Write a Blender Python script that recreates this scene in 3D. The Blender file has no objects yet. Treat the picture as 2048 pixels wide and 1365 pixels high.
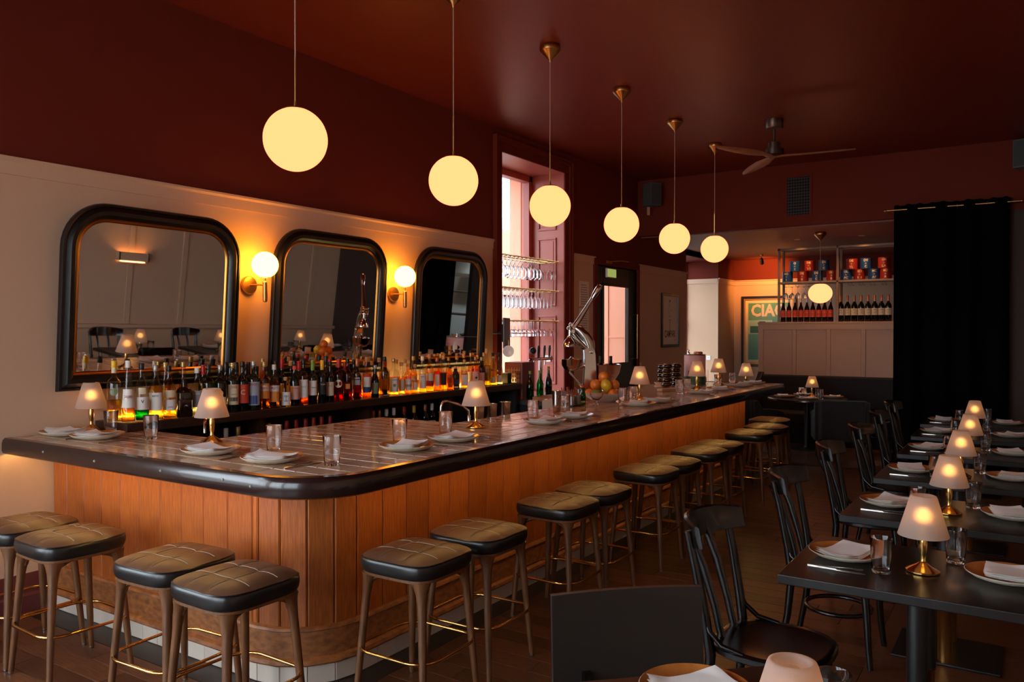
import bpy, bmesh, math, random
from mathutils import Vector, Matrix
rnd = random.Random(7)
PI = math.pi
S = bpy.context.scene
COL = S.collection

# ------------------------------------------------------------------ camera
FPX, CH, YAW, PIT = 1591.0, 1.72, math.radians(33.07), math.radians(0.70)
cam = bpy.data.cameras.new('camera'); camo = bpy.data.objects.new('camera', cam); COL.objects.link(camo)
cam.sensor_width = 36.0; cam.lens = FPX / 2048 * 36; cam.clip_start = 0.05; cam.clip_end = 200
camo.location = (0, 0, CH); camo.rotation_euler = (PI / 2 - PIT, 0, YAW)
S.camera = camo
# ------------------------------------------------------------------ sky, daylight, exposure
W = bpy.data.worlds.new('world'); S.world = W; W.use_nodes = True
W.node_tree.nodes['Background'].inputs[0].default_value = (0.80, 0.90, 1.0, 1)
W.node_tree.nodes['Background'].inputs[1].default_value = 8.0
S.view_settings.view_transform = 'Standard'; S.view_settings.look = 'None'
S.view_settings.exposure = 0.0; S.view_settings.gamma = 1.0; S.view_settings.use_curve_mapping = False
S.cycles.transparent_max_bounces = 24
S.cycles.sample_clamp_indirect = 4.0
S.cycles.blur_glossy = 1.0

def daylight(loc, rot, sx, sy, watts, spread=PI):
    # overcast daylight entering through one of the room's own street windows (the panes stand in wall_back and wall_left)
    l = bpy.data.lights.new('window_daylight', 'AREA'); l.shape = 'RECTANGLE'; l.size = sx; l.size_y = sy
    l.color = (.89, .94, 1.0); l.energy = watts
    o = bpy.data.objects.new('window_daylight', l); COL.objects.link(o); o.location = loc; o.rotation_euler = rot
for cx, e in ((-3.95, 66), (-1.75, 20)): daylight((cx, -2.74, 2.0), (PI / 2, 0, 0), 1.9, 3.0, e)
daylight((-5.24, -.5, 2.0), (0, -PI / 2, 0), 2.9, 2.9, 64)

# ------------------------------------------------------------------ pixel -> place helpers
FW = Vector((-math.sin(YAW) * math.cos(PIT), math.cos(YAW) * math.cos(PIT), -math.sin(PIT)))
RT = Vector((math.cos(YAW), math.sin(YAW), 0)); UP = RT.cross(FW); CC = Vector((0, 0, CH))
def ray(x, y): return FW + RT * ((x - 1024) / FPX) - UP * ((y - 682.5) / FPX)
def onz(x, y, z): d = ray(x, y); return CC + d * ((z - CH) / d.z)
def onx(x, y, X): d = ray(x, y); return CC + d * (X / d.x)
def ony(x, y, Y): d = ray(x, y); return CC + d * (Y / d.y)
def depth(p): return (Vector(p) - CC).dot(FW)

# ------------------------------------------------------------------ materials
def lin(c):
    return tuple(((v / 255) / 12.92 if v / 255 <= .04045 else ((v / 255 + .055) / 1.055) ** 2.4) for v in c) + (1,)
MATS = {}
def mat(name, col, rough=.5, metal=0, spec=.5, bump=None, var=None, coat=0, rnd_obj=0, **k):
    """col in sRGB 0..255; bump=(scale,strength); var=(scale, colour2); rnd_obj = brightness change per object"""
    if name in MATS: return MATS[name]
    m = bpy.data.materials.new(name); m.use_nodes = True; nt = m.node_tree; N = nt.nodes; L = nt.links
    b = N['Principled BSDF']
    b.inputs['Base Color'].default_value = lin(col); b.inputs['Roughness'].default_value = rough
    b.inputs['Metallic'].default_value = metal; b.inputs['Specular IOR Level'].default_value = spec
    b.inputs['Coat Weight'].default_value = coat
    src = None
    if bump or var:
        tc = N.new('ShaderNodeTexCoord')
    if var:
        n = N.new('ShaderNodeTexNoise'); n.inputs['Scale'].default_value = var[0]; n.inputs['Detail'].default_value = 5
        mp = N.new('ShaderNodeMapping'); mp.inputs['Scale'].default_value = var[2] if len(var) > 2 else (1, 1, 1)
        L.new(tc.outputs['Object'], mp.inputs[0]); L.new(mp.outputs[0], n.inputs[0])
        rp = N.new('ShaderNodeValToRGB'); rp.color_ramp.elements[0].position = .35; rp.color_ramp.elements[1].position = .68
        rp.color_ramp.elements[0].color = lin(col); rp.color_ramp.elements[1].color = lin(var[1])
        L.new(n.outputs[0], rp.inputs[0]); src = rp.outputs[0]
    if rnd_obj:
        oi = N.new('ShaderNodeObjectInfo'); mr = N.new('ShaderNodeMapRange')
        mr.inputs[3].default_value = 1 - rnd_obj; mr.inputs[4].default_value = 1 + rnd_obj
        L.new(oi.outputs['Random'], mr.inputs[0])
        hs = N.new('ShaderNodeHueSaturation'); L.new(mr.outputs[0], hs.inputs['Value'])
        if src: L.new(src, hs.inputs['Color'])
        else: hs.inputs['Color'].default_value = lin(col)
        src = hs.outputs[0]
    if src: L.new(src, b.inputs['Base Color'])
    if bump:
        n = N.new('ShaderNodeTexNoise'); n.inputs['Scale'].default_value = bump[0]; n.inputs['Detail'].default_value = 4
        L.new(tc.outputs['Object'], n.inputs[0])
        bp = N.new('ShaderNodeBump'); bp.inputs['Strength'].default_value = bump[1]; bp.inputs['Distance'].default_value = bump[2] if len(bump) > 2 else .01
        L.new(n.outputs[0], bp.inputs['Height']); L.new(bp.outputs[0], b.inputs['Normal'])
    MATS[name] = m
    return m
def emit(name, rgb, strength):
    if name in MATS: return MATS[name]
    m = bpy.data.materials.new(name); m.use_nodes = True; nt = m.node_tree
    nt.nodes.remove(nt.nodes['Principled BSDF'])
    e = nt.nodes.new('ShaderNodeEmission'); e.inputs[0].default_value = rgb + (1,); e.inputs[1].default_value = strength
    nt.links.new(e.outputs[0], nt.nodes['Material Output'].inputs[0]); MATS[name] = m
    return m
def thin_glass(name, col, refl=1.0, rough=.02):
    """a thin pane or bottle wall: tinted see-through plus a Fresnel reflection"""
    if name in MATS: return MATS[name]
    m = bpy.data.materials.new(name); m.use_nodes = True; nt = m.node_tree; N = nt.nodes; L = nt.links
    N.remove(N['Principled BSDF'])
    t = N.new('ShaderNodeBsdfTransparent'); t.inputs[0].default_value = lin(col)
    g = N.new('ShaderNodeBsdfGlossy'); g.inputs['Roughness'].default_value = rough; g.inputs[0].default_value = (refl, refl, refl, 1)
    f = N.new('ShaderNodeFresnel'); ge = N.new('ShaderNodeNewGeometry'); mr = N.new('ShaderNodeMapRange')
    mr.inputs[3].default_value = 1.5; mr.inputs[4].default_value = 1 / 1.5; L.new(ge.outputs['Backfacing'], mr.inputs[0]); L.new(mr.outputs[0], f.inputs[0])
    x = N.new('ShaderNodeMixShader'); L.new(f.outputs[0], x.inputs[0]); L.new(t.outputs[0], x.inputs[1]); L.new(g.outputs[0], x.inputs[2])
    L.new(x.outputs[0], N['Material Output'].inputs[0]); MATS[name] = m
    return m
def glass(name, col, ior=1.45, rough=0.0):
    if name in MATS: return MATS[name]
    m = mat(name, col, rough); b = m.node_tree.nodes['Principled BSDF']
    b.inputs['Transmission Weight'].default_value = 1; b.inputs['IOR'].default_value = ior
    return m
def two_tone(name, low, high, zsplit, rough=.75):
    """one wall painted in two paints meeting at a height"""
    m = mat(name, low, rough, spec=.15, bump=(160, .06, .002)); nt = m.node_tree; N = nt.nodes; L = nt.links
    g = N.new('ShaderNodeNewGeometry'); sp = N.new('ShaderNodeSeparateXYZ'); L.new(g.outputs['Position'], sp.inputs[0])
    c = N.new('ShaderNodeMath'); c.operation = 'GREATER_THAN'; c.inputs[1].default_value = zsplit; L.new(sp.outputs[2], c.inputs[0])
    mx = N.new('ShaderNodeMix'); mx.data_type = 'RGBA'
    mx.inputs[6].default_value = lin(low); mx.inputs[7].default_value = lin(high)
    L.new(c.outputs[0], mx.inputs[0]); L.new(mx.outputs[2], N['Principled BSDF'].inputs['Base Color'])
    return m

CREAM, RED = (207, 171, 143), (106, 39, 26)
M_wall = two_tone('paint_cream_and_oxblood', CREAM, RED, 2.75)
M_cream = mat('paint_cream', CREAM, .7, bump=(160, .05, .002))
M_red = mat('paint_oxblood', RED, .7, spec=.12, bump=(120, .05, .002))
M_ceil = mat('paint_ceiling_oxblood', (112, 40, 25), .42, spec=.35, bump=(60, .05, .004))
M_pink = mat('paint_terracotta_gloss', (178, 90, 74), .38, bump=(80, .04, .003))
M_darkred = mat('paint_dark_red_skirting', (92, 38, 38), .5)
M_ext = mat('exterior_pink_render', (238, 172, 142), .8, bump=(30, .1, .01))
M_plank = mat('varnished_pine', (164, 90, 36), .38, bump=(18, .12, .003), var=(9, (126, 64, 24), (14, 14, .9)), rnd_obj=.16, spec=.45)
M_worn = mat('worn_pine', (150, 92, 48), .5, bump=(20, .2, .003), var=(7, (108, 62, 32), (3, 3, 6)), rnd_obj=.1)
M_nose = mat('ebonised_wood_gloss', (38, 22, 20), .22, bump=(9, .06, .004), coat=.3)
M_tile = mat('glazed_beige_tile', (196, 160, 132), .1, bump=(14, .22, .006), rnd_obj=.12, spec=.6)
M_wtile = mat('glazed_white_tile', (196, 182, 168), .2, bump=(10, .1, .004), rnd_obj=.06)
M_grout = mat('pale_grout', (176, 158, 140), .8)
M_floor = mat('floor_oak_stained', (104, 62, 38), .36, bump=(26, .12, .003), var=(8, (72, 42, 26), (1, 12, 8)), rnd_obj=.34, spec=.4)
M_floordark = mat('floor_border_dark', (44, 30, 24), .4, bump=(26, .1, .003), var=(8, (32, 22, 18), (1, 12, 8)))
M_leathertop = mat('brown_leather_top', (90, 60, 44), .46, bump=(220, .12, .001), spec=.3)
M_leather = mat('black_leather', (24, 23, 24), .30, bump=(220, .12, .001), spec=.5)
M_thread = mat('pale_thread', (150, 128, 110), .7)
M_walnut = mat('walnut', (112, 70, 38), .4, var=(10, (82, 50, 28), (6, 6, .8)), bump=(30, .05, .002))
M_brass = mat('brass_polished', (214, 168, 96), .16, 1)
M_brassb = mat('brass_brushed', (196, 146, 84), .32, 1)
M_gold = mat('gilt_bead', (190, 130, 60), .3, 1)
M_steel = mat('steel_polished', (200, 192, 184), .14, 1)
M_cut = mat('cutlery_steel', (150, 142, 136), .26, 1)
M_steelb = mat('steel_brushed', (150, 146, 142), .34, 1)
M_chrome = mat('chrome', (225, 222, 218), .06, 1)
M_black = mat('black_satin', (20, 19, 20), .38)
M_blackm = mat('black_matt', (15, 15, 17), .85)
M_ebony = mat('black_lacquer_bentwood', (15, 11, 10), .24, spec=.55)
M_table = mat('black_oak_tabletop', (29, 22, 19), .3, bump=(16, .06, .003), var=(10, (22, 17, 15), (1, 14, 1)))
M_frame = mat('black_mirror_frame', (13, 11, 10), .34)
M_mirror = mat('mirror_silver', (214, 210, 204), .015, 1)
M_plate = mat('stoneware_underside', (206, 192, 172), .4)
M_plateI = mat('stoneware_ochre_glaze', (190, 120, 58), .22, var=(14, (170, 98, 44)))
M_linen = mat('white_linen', (240, 236, 232), .9, bump=(260, .2, .001))
M_char = mat('charcoal_upholstery', (38, 36, 35), .9, bump=(300, .2, .001))
M_curtain = mat('black_velvet', (5, 5, 6), .95, spec=.05)
M_green = mat('door_dark_green', (28, 36, 33), .4)
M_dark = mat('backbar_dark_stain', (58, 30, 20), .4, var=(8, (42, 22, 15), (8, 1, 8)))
M_vdark = mat('cabinet_near_black', (22, 15, 12), .6)  # one even near-black finish for cabinet bodies and the bar carcass
M_white = mat('white_plastic', (232, 232, 230), .35)
M_paper = mat('paper', (226, 214, 200), .8)
M_cork = mat('cork', (196, 148, 96), .85, var=(60, (168, 120, 74)))
M_tum = glass('tumbler_glass', (254, 254, 254), 1.45)
M_pane = thin_glass('window_pane', (250, 252, 252))
M_globe = emit('opal_globe_lit', (3.3, .76, .27), 1.0)
M_sglobe = emit('opal_sconce_globe_lit', (34, 12.0, .9), 1.0)
M_led = emit('led_strip_warm', (1.0, .57, .16), 54.0)
M_ledx = emit('led_strip_warm_short', (1.0, .58, .17), 72.0)
M_led2 = emit('led_strip_amber', (1.0, .60, .17), 24.0)
M_bulb = emit('lamp_bulb_lit', (1.0, .44, .10), 5.2)
M_exit = emit('exit_sign_face_lit', (.42, .50, .12), .75)

# frosted lamp shade: lets light through, part scattered forward, part in every direction
def frosted():
    m = bpy.data.materials.new('frosted_glass_shade'); m.use_nodes = True; N = m.node_tree.nodes; L = m.node_tree.links
    N.remove(N['Principled BSDF'])
    r = N.new('ShaderNodeBsdfRefraction'); r.inputs['Roughness'].default_value = .8; r.inputs['IOR'].default_value = 1.3; r.inputs[0].default_value = (1, .86, .76, 1)
    t = N.new('ShaderNodeBsdfTranslucent'); t.inputs[0].default_value = (.72, .56, .46, 1)
    d = N.new('ShaderNodeBsdfDiffuse'); d.inputs[0].default_value = (.70, .60, .55, 1)
    a = N.new('ShaderNodeMixShader'); a.inputs[0].default_value = .55; L.new(t.outputs[0], a.inputs[1]); L.new(d.outputs[0], a.inputs[2])
    b = N.new('ShaderNodeMixShader'); b.inputs[0].default_value = .60; L.new(r.outputs[0], b.inputs[1]); L.new(a.outputs[0], b.inputs[2])
    L.new(b.outputs[0], N['Material Output'].inputs[0])
    return m
M_shade = frosted()

# ------------------------------------------------------------------ mesh builder
class MB:
    def __init__(s): s.v = []; s.f = []
    def add(s, vs, fs):
        o = len(s.v); s.v += [tuple(p) for p in vs]; s.f += [tuple(i + o for i in f) for f in fs]; return s
    def box(s, x0, x1, y0, y1, z0, z1):
        return s.add([(x0, y0, z0), (x1, y0, z0), (x1, y1, z0), (x0, y1, z0), (x0, y0, z1), (x1, y0, z1), (x1, y1, z1), (x0, y1, z1)],
                     [(0, 3, 2, 1), (4, 5, 6, 7), (0, 1, 5, 4), (1, 2, 6, 5), (2, 3, 7, 6), (3, 0, 4, 7)])
    def loft(s, rings, caps=True, closed=False):
        n = len(rings[0]); vs = [p for r in rings for p in r]; fs = []
        m = len(rings)
        for i in range(m if closed else m - 1):
            for j in range(n):
                a = i * n + j; b = i * n + (j + 1) % n; i2 = (i + 1) % m
                fs.append((a, b, i2 * n + (j + 1) % n, i2 * n + j))
        if caps and not closed:
            fs.append(tuple(range(n - 1, -1, -1))); fs.append(tuple((m - 1) * n + j for j in range(n)))
        return s.add(vs, fs)
    def lathe(s, prof, seg=24, c=(0, 0, 0), caps=True):
        """prof: (r, z) from bottom to top"""
        rings = [[(c[0] + max(r, 1e-4) * math.cos(2 * PI * j / seg), c[1] + max(r, 1e-4) * math.sin(2 * PI * j / seg), c[2] + z) for j in range(seg)] for r, z in prof]
        return s.loft(rings, caps)
    def tube(s, pts, r, seg=8, closed=False, caps=True, flat=1.0, up=None):
        pts = [Vector(p) for p in pts]; n = len(pts)
        rs = r if isinstance(r, (list, tuple)) else [r] * n
        rings = []; prev = None
        for i, p in enumerate(pts):
            if closed: t = pts[(i + 1) % n] - pts[i - 1]
            else: t = pts[min(i + 1, n - 1)] - pts[max(i - 1, 0)]
            t.normalize()
            ref = Vector(up) if up else (prev if prev else (Vector((0, 0, 1)) if abs(t.z) < .9 else Vector((1, 0, 0))))
            a = ref - t * ref.dot(t)
            if a.length < 1e-5: a = Vector((1, 0, 0)) - t * t.x
            a.normalize(); b = t.cross(a); prev = a
            rings.append([tuple(p + a * (rs[i] * math.cos(2 * PI * j / seg)) + b * (rs[i] * flat * math.sin(2 * PI * j / seg))) for j in range(seg)])
        return s.loft(rings, caps, closed)
    def prism(s, pts, axis, a0, a1):
        """2-D outline swept along an axis ('x': pts are (y,z), 'y': (x,z), 'z': (x,y))"""
        def P(u, v, a): return {'x': (a, u, v), 'y': (u, a, v), 'z': (u, v, a)}[axis]
        return s.loft([[P(u, v, a0) for u, v in pts], [P(u, v, a1) for u, v in pts]])
    def sphere(s, r, c=(0, 0, 0), seg=24, rings=14, sz=1.0, z0=-1, z1=1):
        pr = []
        for i in range(rings + 1):
            a = math.asin(z0) + (math.asin(z1) - math.asin(z0)) * i / rings
            pr.append((r * math.cos(a), r * math.sin(a) * sz))
        return s.lathe(pr, seg, c)
    def xform(s, M):
        s.v = [tuple(M @ Vector(p)) for p in s.v]; return s
    def mesh(s, name, m, smooth=35, bevel=0, bseg=2):
        me = bpy.data.meshes.new(name); me.from_pydata(s.v, [], s.f)
        bm = bmesh.new(); bm.from_mesh(me)
        bmesh.ops.recalc_face_normals(bm, faces=bm.faces)
        if bevel:
            es = [e for e in bm.edges if len(e.link_faces) == 2 and e.calc_face_angle(0) > .6]
            bmesh.ops.bevel(bm, geom=es, offset=bevel, segments=bseg, profile=.5, affect='EDGES', clamp_overlap=True)
        bm.to_mesh(me); bm.free()
        me.materials.append(m)
        if smooth:
            me.shade_smooth(); me.set_sharp_from_angle(angle=math.radians(smooth))
        return me
    def build(s, name, m, parent=None, smooth=35, bevel=0, bseg=2):
        return put(name, s.mesh(name, m, smooth, bevel, bseg), parent)
def put(name, me, parent=None, loc=None, rz=None):
    o = bpy.data.objects.new(name, me); COL.objects.link(o)
    if parent: o.parent = parent
    if loc: o.location = loc
    if rz: o.rotation_euler = (0, 0, rz)
    return o
def tag(o, label=None, cat=None, group=None, kind=None):
    for k, v in (('label', label), ('category', cat), ('group', group), ('kind', kind)):
        if v: o[k] = v
    return o
def thing(name, label, cat, loc=(0, 0, 0), rz=0, group=None):
    o = bpy.data.objects.new(name, None); COL.objects.link(o); o.location = loc; o.rotation_euler = (0, 0, rz)
    o.empty_display_size = .05
    return tag(o, label, cat, group)
def copy_tree(o, parent=None):
    c = o.copy(); COL.objects.link(c)
    if parent: c.parent = parent
    for ch in KIDS.get(o.name, None) or o.children: copy_tree(ch, c)
    return c
KIDS = {}
class Proto:
    """first placing moves the built thing itself, later ones copy it with its parts"""
    def __init__(s, root): s.root = root; s.used = False
    def place(s, loc, rz=0, label=None, group=None, scale=None):
        if not s.used: s.used = True; o = s.root; s.kids = [(k, list(k.children)) for k in o.children]
        else:
            o = s.root.copy(); COL.objects.link(o)
            for k, gs in s.kids:
                c = k.copy(); COL.objects.link(c); c.parent = o
                for g in gs:
                    d = g.copy(); COL.objects.link(d); d.parent = c
        o.location = loc
        o.rotation_euler = (0, 0, rz)
        if scale: o.scale = scale
        if label: o['label'] = label
        if group: o['group'] = group
        return o
TXT = {}
def text_geo(body, bold=0.0):
    """flat lettering, cap height about 0.7, centred on the origin in x/y"""
    k = (body, bold)
    if k not in TXT:
        cu = bpy.data.curves.new('lettering', 'FONT'); cu.body = body; cu.align_x = 'CENTER'; cu.align_y = 'CENTER'
        cu.resolution_u = 2; cu.offset = bold
        ob = bpy.data.objects.new('lettering', cu); COL.objects.link(ob)
        bpy.context.view_layer.update()
        me = bpy.data.meshes.new_from_object(ob.evaluated_get(bpy.context.evaluated_depsgraph_get()))
        TXT[k] = ([tuple(v.co) for v in me.vertices], [tuple(p.vertices) for p in me.polygons])
        bpy.data.objects.remove(ob); bpy.data.curves.remove(cu); bpy.data.meshes.remove(me)
    return TXT[k]
def lettering(body, m, parent, M, size, bold=0.0, width=None, name='lettering', bend=None):
    """bend=(radius): wraps around the local z axis, else flat placed by matrix M (text x,y plane)"""
    vs, fs = text_geo(body, bold); w = max(v[0] for v in vs) - min(v[0] for v in vs)
    sx = sy = size
    if width: sx = width / w
    mb = MB()
    if bend:
        R, zc = bend
        mb.add([(R * math.sin(v[0] * sx / R), -R * math.cos(v[0] * sx / R), zc + v[1] * sy) for v in vs], fs)
        if M: mb.xform(M)
    else: mb.add([tuple(M @ Vector((v[0] * sx, v[1] * sy, 0))) for v in vs], fs)
    me = bpy.data.meshes.new(name); me.from_pydata(mb.v, [], mb.f); me.materials.append(m)
    return put(name, me, parent)
ORD = ['first', 'second', 'third', 'fourth', 'fifth', 'sixth', 'seventh', 'eighth', 'ninth', 'tenth', 'eleventh', 'twelfth', 'thirteenth',
       'fourteenth', 'fifteenth', 'sixteenth', 'seventeenth', 'eighteenth', 'nineteenth', 'twentieth']
TENS = {2: 'twenty', 3: 'thirty', 4: 'forty', 5: 'fifty', 6: 'sixty', 7: 'seventy'}
def nth(i):
    if i < 20: return ORD[i]
    t, u = divmod(i + 1, 10); return TENS[t][:-1] + 'ieth' if u == 0 else TENS[t] + '-' + ORD[u - 1]
def Rz(a): return Matrix.Rotation(a, 4, 'Z')
def struct(mb, name, m, parent=None, **k):
    o = mb.build(name, m, parent, **k)
    if not parent: o['kind'] = 'structure'
    return o

# ================================================================== THE ROOM
WX, CZ, LZ, BY, RX, YB = -5.10, 4.04, 3.17, 11.40, 1.60, -2.60   # mirror wall, ceilings, bulkhead, right wall, street wall
def holed(mb, axis, t0, t1, a0, a1, z0, z1, holes):
    """a wall slab t0..t1 thick, a0..a1 long, with rectangular holes (a0,a1,z0,z1)"""
    cuts = sorted({a0, a1} | {h[0] for h in holes} | {h[1] for h in holes})
    for p, q in zip(cuts, cuts[1:]):
        zs = [z0]
        for h in sorted([h for h in holes if h[0] <= p and h[1] >= q], key=lambda h: h[2]): zs += [h[2], h[3]]
        zs.append(z1)
        for u, v in zip(zs[::2], zs[1::2]):
            if v - u > 1e-4:
                if axis == 'x': mb.box(t0, t1, p, q, u, v)
                else: mb.box(p, q, t0, t1, u, v)
    return mb
# floor: dark base slab plus separate boards where the photograph shows them
fl = struct(MB().box(WX - .7, RX + .2, YB - .2, 16.4, -.12, -.012), 'floor', M_floordark, smooth=0)
pm = [MB().box(0, L - .003, 0, .137, -.012, 0).mesh('plank', M_floor, 0, .0015, 1) for L in (1.3, 1.0, .7)]
n = 0; y = 1.30
while y < 10.6 and n < 292:
    x0 = -5.05 if y < 2.40 else -2.68
    x = x0 - rnd.random() * .6; x1 = -.2 if y < 3.95 else -.7
    while x < x1 and n < 292:
        k = rnd.choice((0, 0, 1, 2)); L = (1.3, 1.0, .7)[k]
        xs = max(x, x0)
        o = put('plank', pm[k], fl, (xs, y, 0)); n += 1
        o.scale = ((min(x + L, x1) - xs) / L, 1, 1)
        x += L
        if o.scale.x < .05: bpy.data.objects.remove(o); n -= 1
    y += .14
MB().box(-5.05, -2.68, 2.42, 2.62, -.012, 0).box(-2.86, -2.68, 2.62, 9.45, -.012, 0).build('border_board', M_floordark, fl, 0)
MB().box(-5.1, -.7, 10.62, 16.2, -.012, 0).box(-.7, RX, 4.0, 11.4, -.012, 0).box(-.2, RX, 1.2, 4.0, -.012, 0).box(-5.1, RX, YB, 1.295, -.012, 0).box(-5.1,-2.86,2.62,10.6,-.012,0).build('floor_beyond', M_floor, fl, 0)
# ceilings
struct(MB().box(WX - .7, RX + .2, YB - .2, BY + .12, CZ, CZ + .1), 'ceiling', M_ceil, smooth=0)
struct(MB().box(WX - .9, RX + .2, BY + .12, 16.4, LZ, LZ + .1), 'ceiling_low', mat('paint_low_ceiling', (122, 52, 36), .5), smooth=0)
struct(MB().box(WX, RX, BY, BY + .12, 3.19, CZ), 'wall_bulkhead', M_red, smooth=0)
# left (mirror) wall with tall window, door and second window recess
WIN1 = (7.60, 9.07, .92, 3.78); DOOR = (9.99, 11.36, 0, 2.66); WIN2 = (13.47, 15.20, 0, 3.1)
struct(holed(MB(), 'x', WX - .12, WX, YB, 16.2, 0, CZ, [(-1.95, .95, .55, 3.45), (7.56, 9.11, .86, 3.83), DOOR, WIN2]), 'wall_left', M_wall, smooth=0)
# picture rail and skirting on the left wall
rail = MB()
for a, b in ((YB, 7.44), (9.31, 9.93), (11.42, 13.47), (15.20, 16.2)):
    rail.prism([(WX, 2.655), (WX + .012, 2.655), (WX + .014, 2.73), (WX + .03, 2.745), (WX + .03, 2.76), (WX, 2.76)], 'y', a, b)
struct(rail, 'trim_1', M_cream)
sk = MB().prism([(WX, 0), (WX + .032, 0), (WX + .032, .12), (WX + .02, .135), (WX + .02, .225), (WX + .008, .25), (WX, .25)], 'y', YB, 2.55)
struct(sk, 'baseboard_left', M_darkred)
# window reveal, shutters panelling
def window_box(hole, m, name, depthx, panels):
    y0, y1, z0, z1 = hole; X0 = WX - depthx
    r = MB().box(X0, WX, y1, y1 + .06, z0, z1 + .06).box(X0, WX, y0 - .06, y0, z0, z1 + .06).box(X0, WX, y0, y1, z1, z1 + .06)
    if z0 > .1: r.box(X0, WX + .03, y0, y1, z0 - .04, z0)
    o = struct(r, name, m, smooth=0)
    for (xa, xb, za, zb) in panels:
        for yy, sg in ((y1, -1), (y0, 1)):
            mb = MB()
            for (pa, pb, qa, qb) in ((xa, xb, za, za + .025), (xa, xb, zb - .025, zb), (xa, xa + .025, za + .025, zb - .025), (xb - .025, xb, za + .025, zb - .025)):
                mb.box(pa, pb, min(yy, yy + sg * .016), max(yy, yy + sg * .016), qa, qb)
            mb.build('panel_moulding', m, o, 0, .006, 2)
            MB().box(xa + .045, xb - .045, min(yy, yy + sg * .007), max(yy, yy + sg * .007), za + .045, zb - .045).build('panel', m, o, 0, .003, 1)
    return o
window_box(WIN1, M_pink, 'window_1', .60, [(-5.49, -5.21, 3.05, 3.62), (-5.49, -5.21, 2.05, 2.95), (-5.49, -5.21, 1.02, 1.93)])
w1 = bpy.data.objects['window_1']
# architrave around window 1
ar = MB()
for (o0, o1, t) in ((.0, .16, .02), (.10, .165, .045), (.145, .17, .06)):
    ar.box(WX, WX + t, WIN1[1] + o0, WIN1[1] + o1, 0, WIN1[3] + o0)
    ar.box(WX, WX + t, WIN1[0] - o1, WIN1[0] - o0, 0, WIN1[3] + o0)
    ar.box(WX, WX + t, WIN1[0] - o1, WIN1[1] + o1, WIN1[3] + o0, WIN1[3] + o1)
ar.build('architrave', M_red, w1, 0, .004, 1)
# sashes with glazing bars and panes
def sash(parent, X, y0, y1, z0, z1, m, bars_z, t=.045):
    mb = MB().box(X, X + .04, y0, y0 + t, z0, z1).box(X, X + .04, y1 - t, y1, z0, z1).box(X, X + .04, y0, y1, z0, z0 + t).box(X, X + .04, y0, y1, z1 - t, z1)
    o = mb.build('sash', m, parent, 0, .004, 1)
    zs = [z0] + list(bars_z) + [z1]
    for z in bars_z: MB().box(X, X + .04, y0 + t, y1 - t, z - .014, z + .014).build('glazing_bar', m, o, 0)
    for a, b in zip(zs, zs[1:]): MB().box(X + .018, X + .022, y0 + t, y1 - t, a, b).build('pane', M_pane, o, 0)
sash(w1, -5.69, 7.60, 9.07, 2.50, 3.78, M_pink, [])
sash(w1, -5.64, 7.60, 9.07, .92, 2.56, M_pink, [2.17, 1.66])
MB().box(-5.70, -5.58, 8.99, 9.07, .92, 3.78).box(-5.70, -5.58, 7.60, 7.68, .92, 3.78).box(-5.70, -5.58, 7.6, 9.07, 3.70, 3.78).build('sash_box', M_pink, w1, 0, .006, 1)
# second window recess (painted like the walls)
w2 = struct(MB().box(-5.80, WX - .12, 15.20, 15.3, 0, LZ).box(-5.80, WX - .12, 13.37, 13.47, 0, LZ).box(-5.80, WX - .12, 13.47, 15.2, 0, .75).box(-5.8, WX, 13.47, 15.2, 3.1, LZ), 'window_2', M_wall, smooth=0)
sash(w2, -5.78, 13.47, 15.20, .75, 3.1, M_pink, [1.9])
rl2 = MB().box(-5.74, WX, 15.185, 15.2, 2.66, 2.75)
rl2.build('picture_rail', M_cream, w2, 0)
struct(MB().box(-5.9, WX - .0, 15.3, 16.2, 0, LZ) if False else MB().box(WX, -1.47, 16.2, 16.3, 0, LZ), 'wall_far', M_wall, smooth=0)
struct(MB().prism([(16.2, 2.655), (16.188, 2.655), (16.186, 2.73), (16.17, 2.745), (16.17, 2.76), (16.2, 2.76)], 'x', WX, -1.47), 'trim_2', M_cream)
# right wall, panelled, and street wall with two big windows
wr = struct(MB().box(RX, RX + .12, YB, 16.2, 0, CZ), 'wall_right', M_cream, smooth=0)
y = -2.2
while y < 11.0:
    MB().box(RX - .018, RX, y, y + .09, .86, 3.3).build('batten', M_cream, wr, 0, .004, 1); y += .92
MB().box(RX - .07, RX, YB, BY, .80, .86).box(RX - .018, RX, YB, BY, 3.3, 3.42).build('ledge', M_cream, wr, 0, .006, 1)
wb_holes = [(-4.90, -3.00, .5, 3.5), (-2.70, -.80, .5, 3.5)]
wbk = struct(holed(MB(), 'y', YB - .12, YB, WX, RX, 0, CZ, wb_holes), 'wall_back', M_cream, smooth=0)
for i, (a, b, c, d) in enumerate(wb_holes):
    w = struct(MB().box(a - .08, a, YB, YB + .03, c - .08, d + .08).box(b, b + .08, YB, YB + .03, c - .08, d + .08).box(a, b, YB, YB + .03, d, d + .08).box(a - .1, b + .1, YB, YB + .09, c - .08, c - .03), f'window_{i + 3}', M_cream, smooth=0)
    fr = MB()
    for x in (a, (a + b) / 2 - .02, b - .04): fr.box(x, x + .04, YB - .08, YB - .04, c, d)
    for z in (c, 2.2, d - .04): fr.box(a, b, YB - .08, YB - .04, z, z + .04)
    fr.build('sash', M_cream, w, 0)
    MB().box(a, b, YB - .062, YB - .058, c, d).build('pane', M_pane, w, 0)
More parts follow.
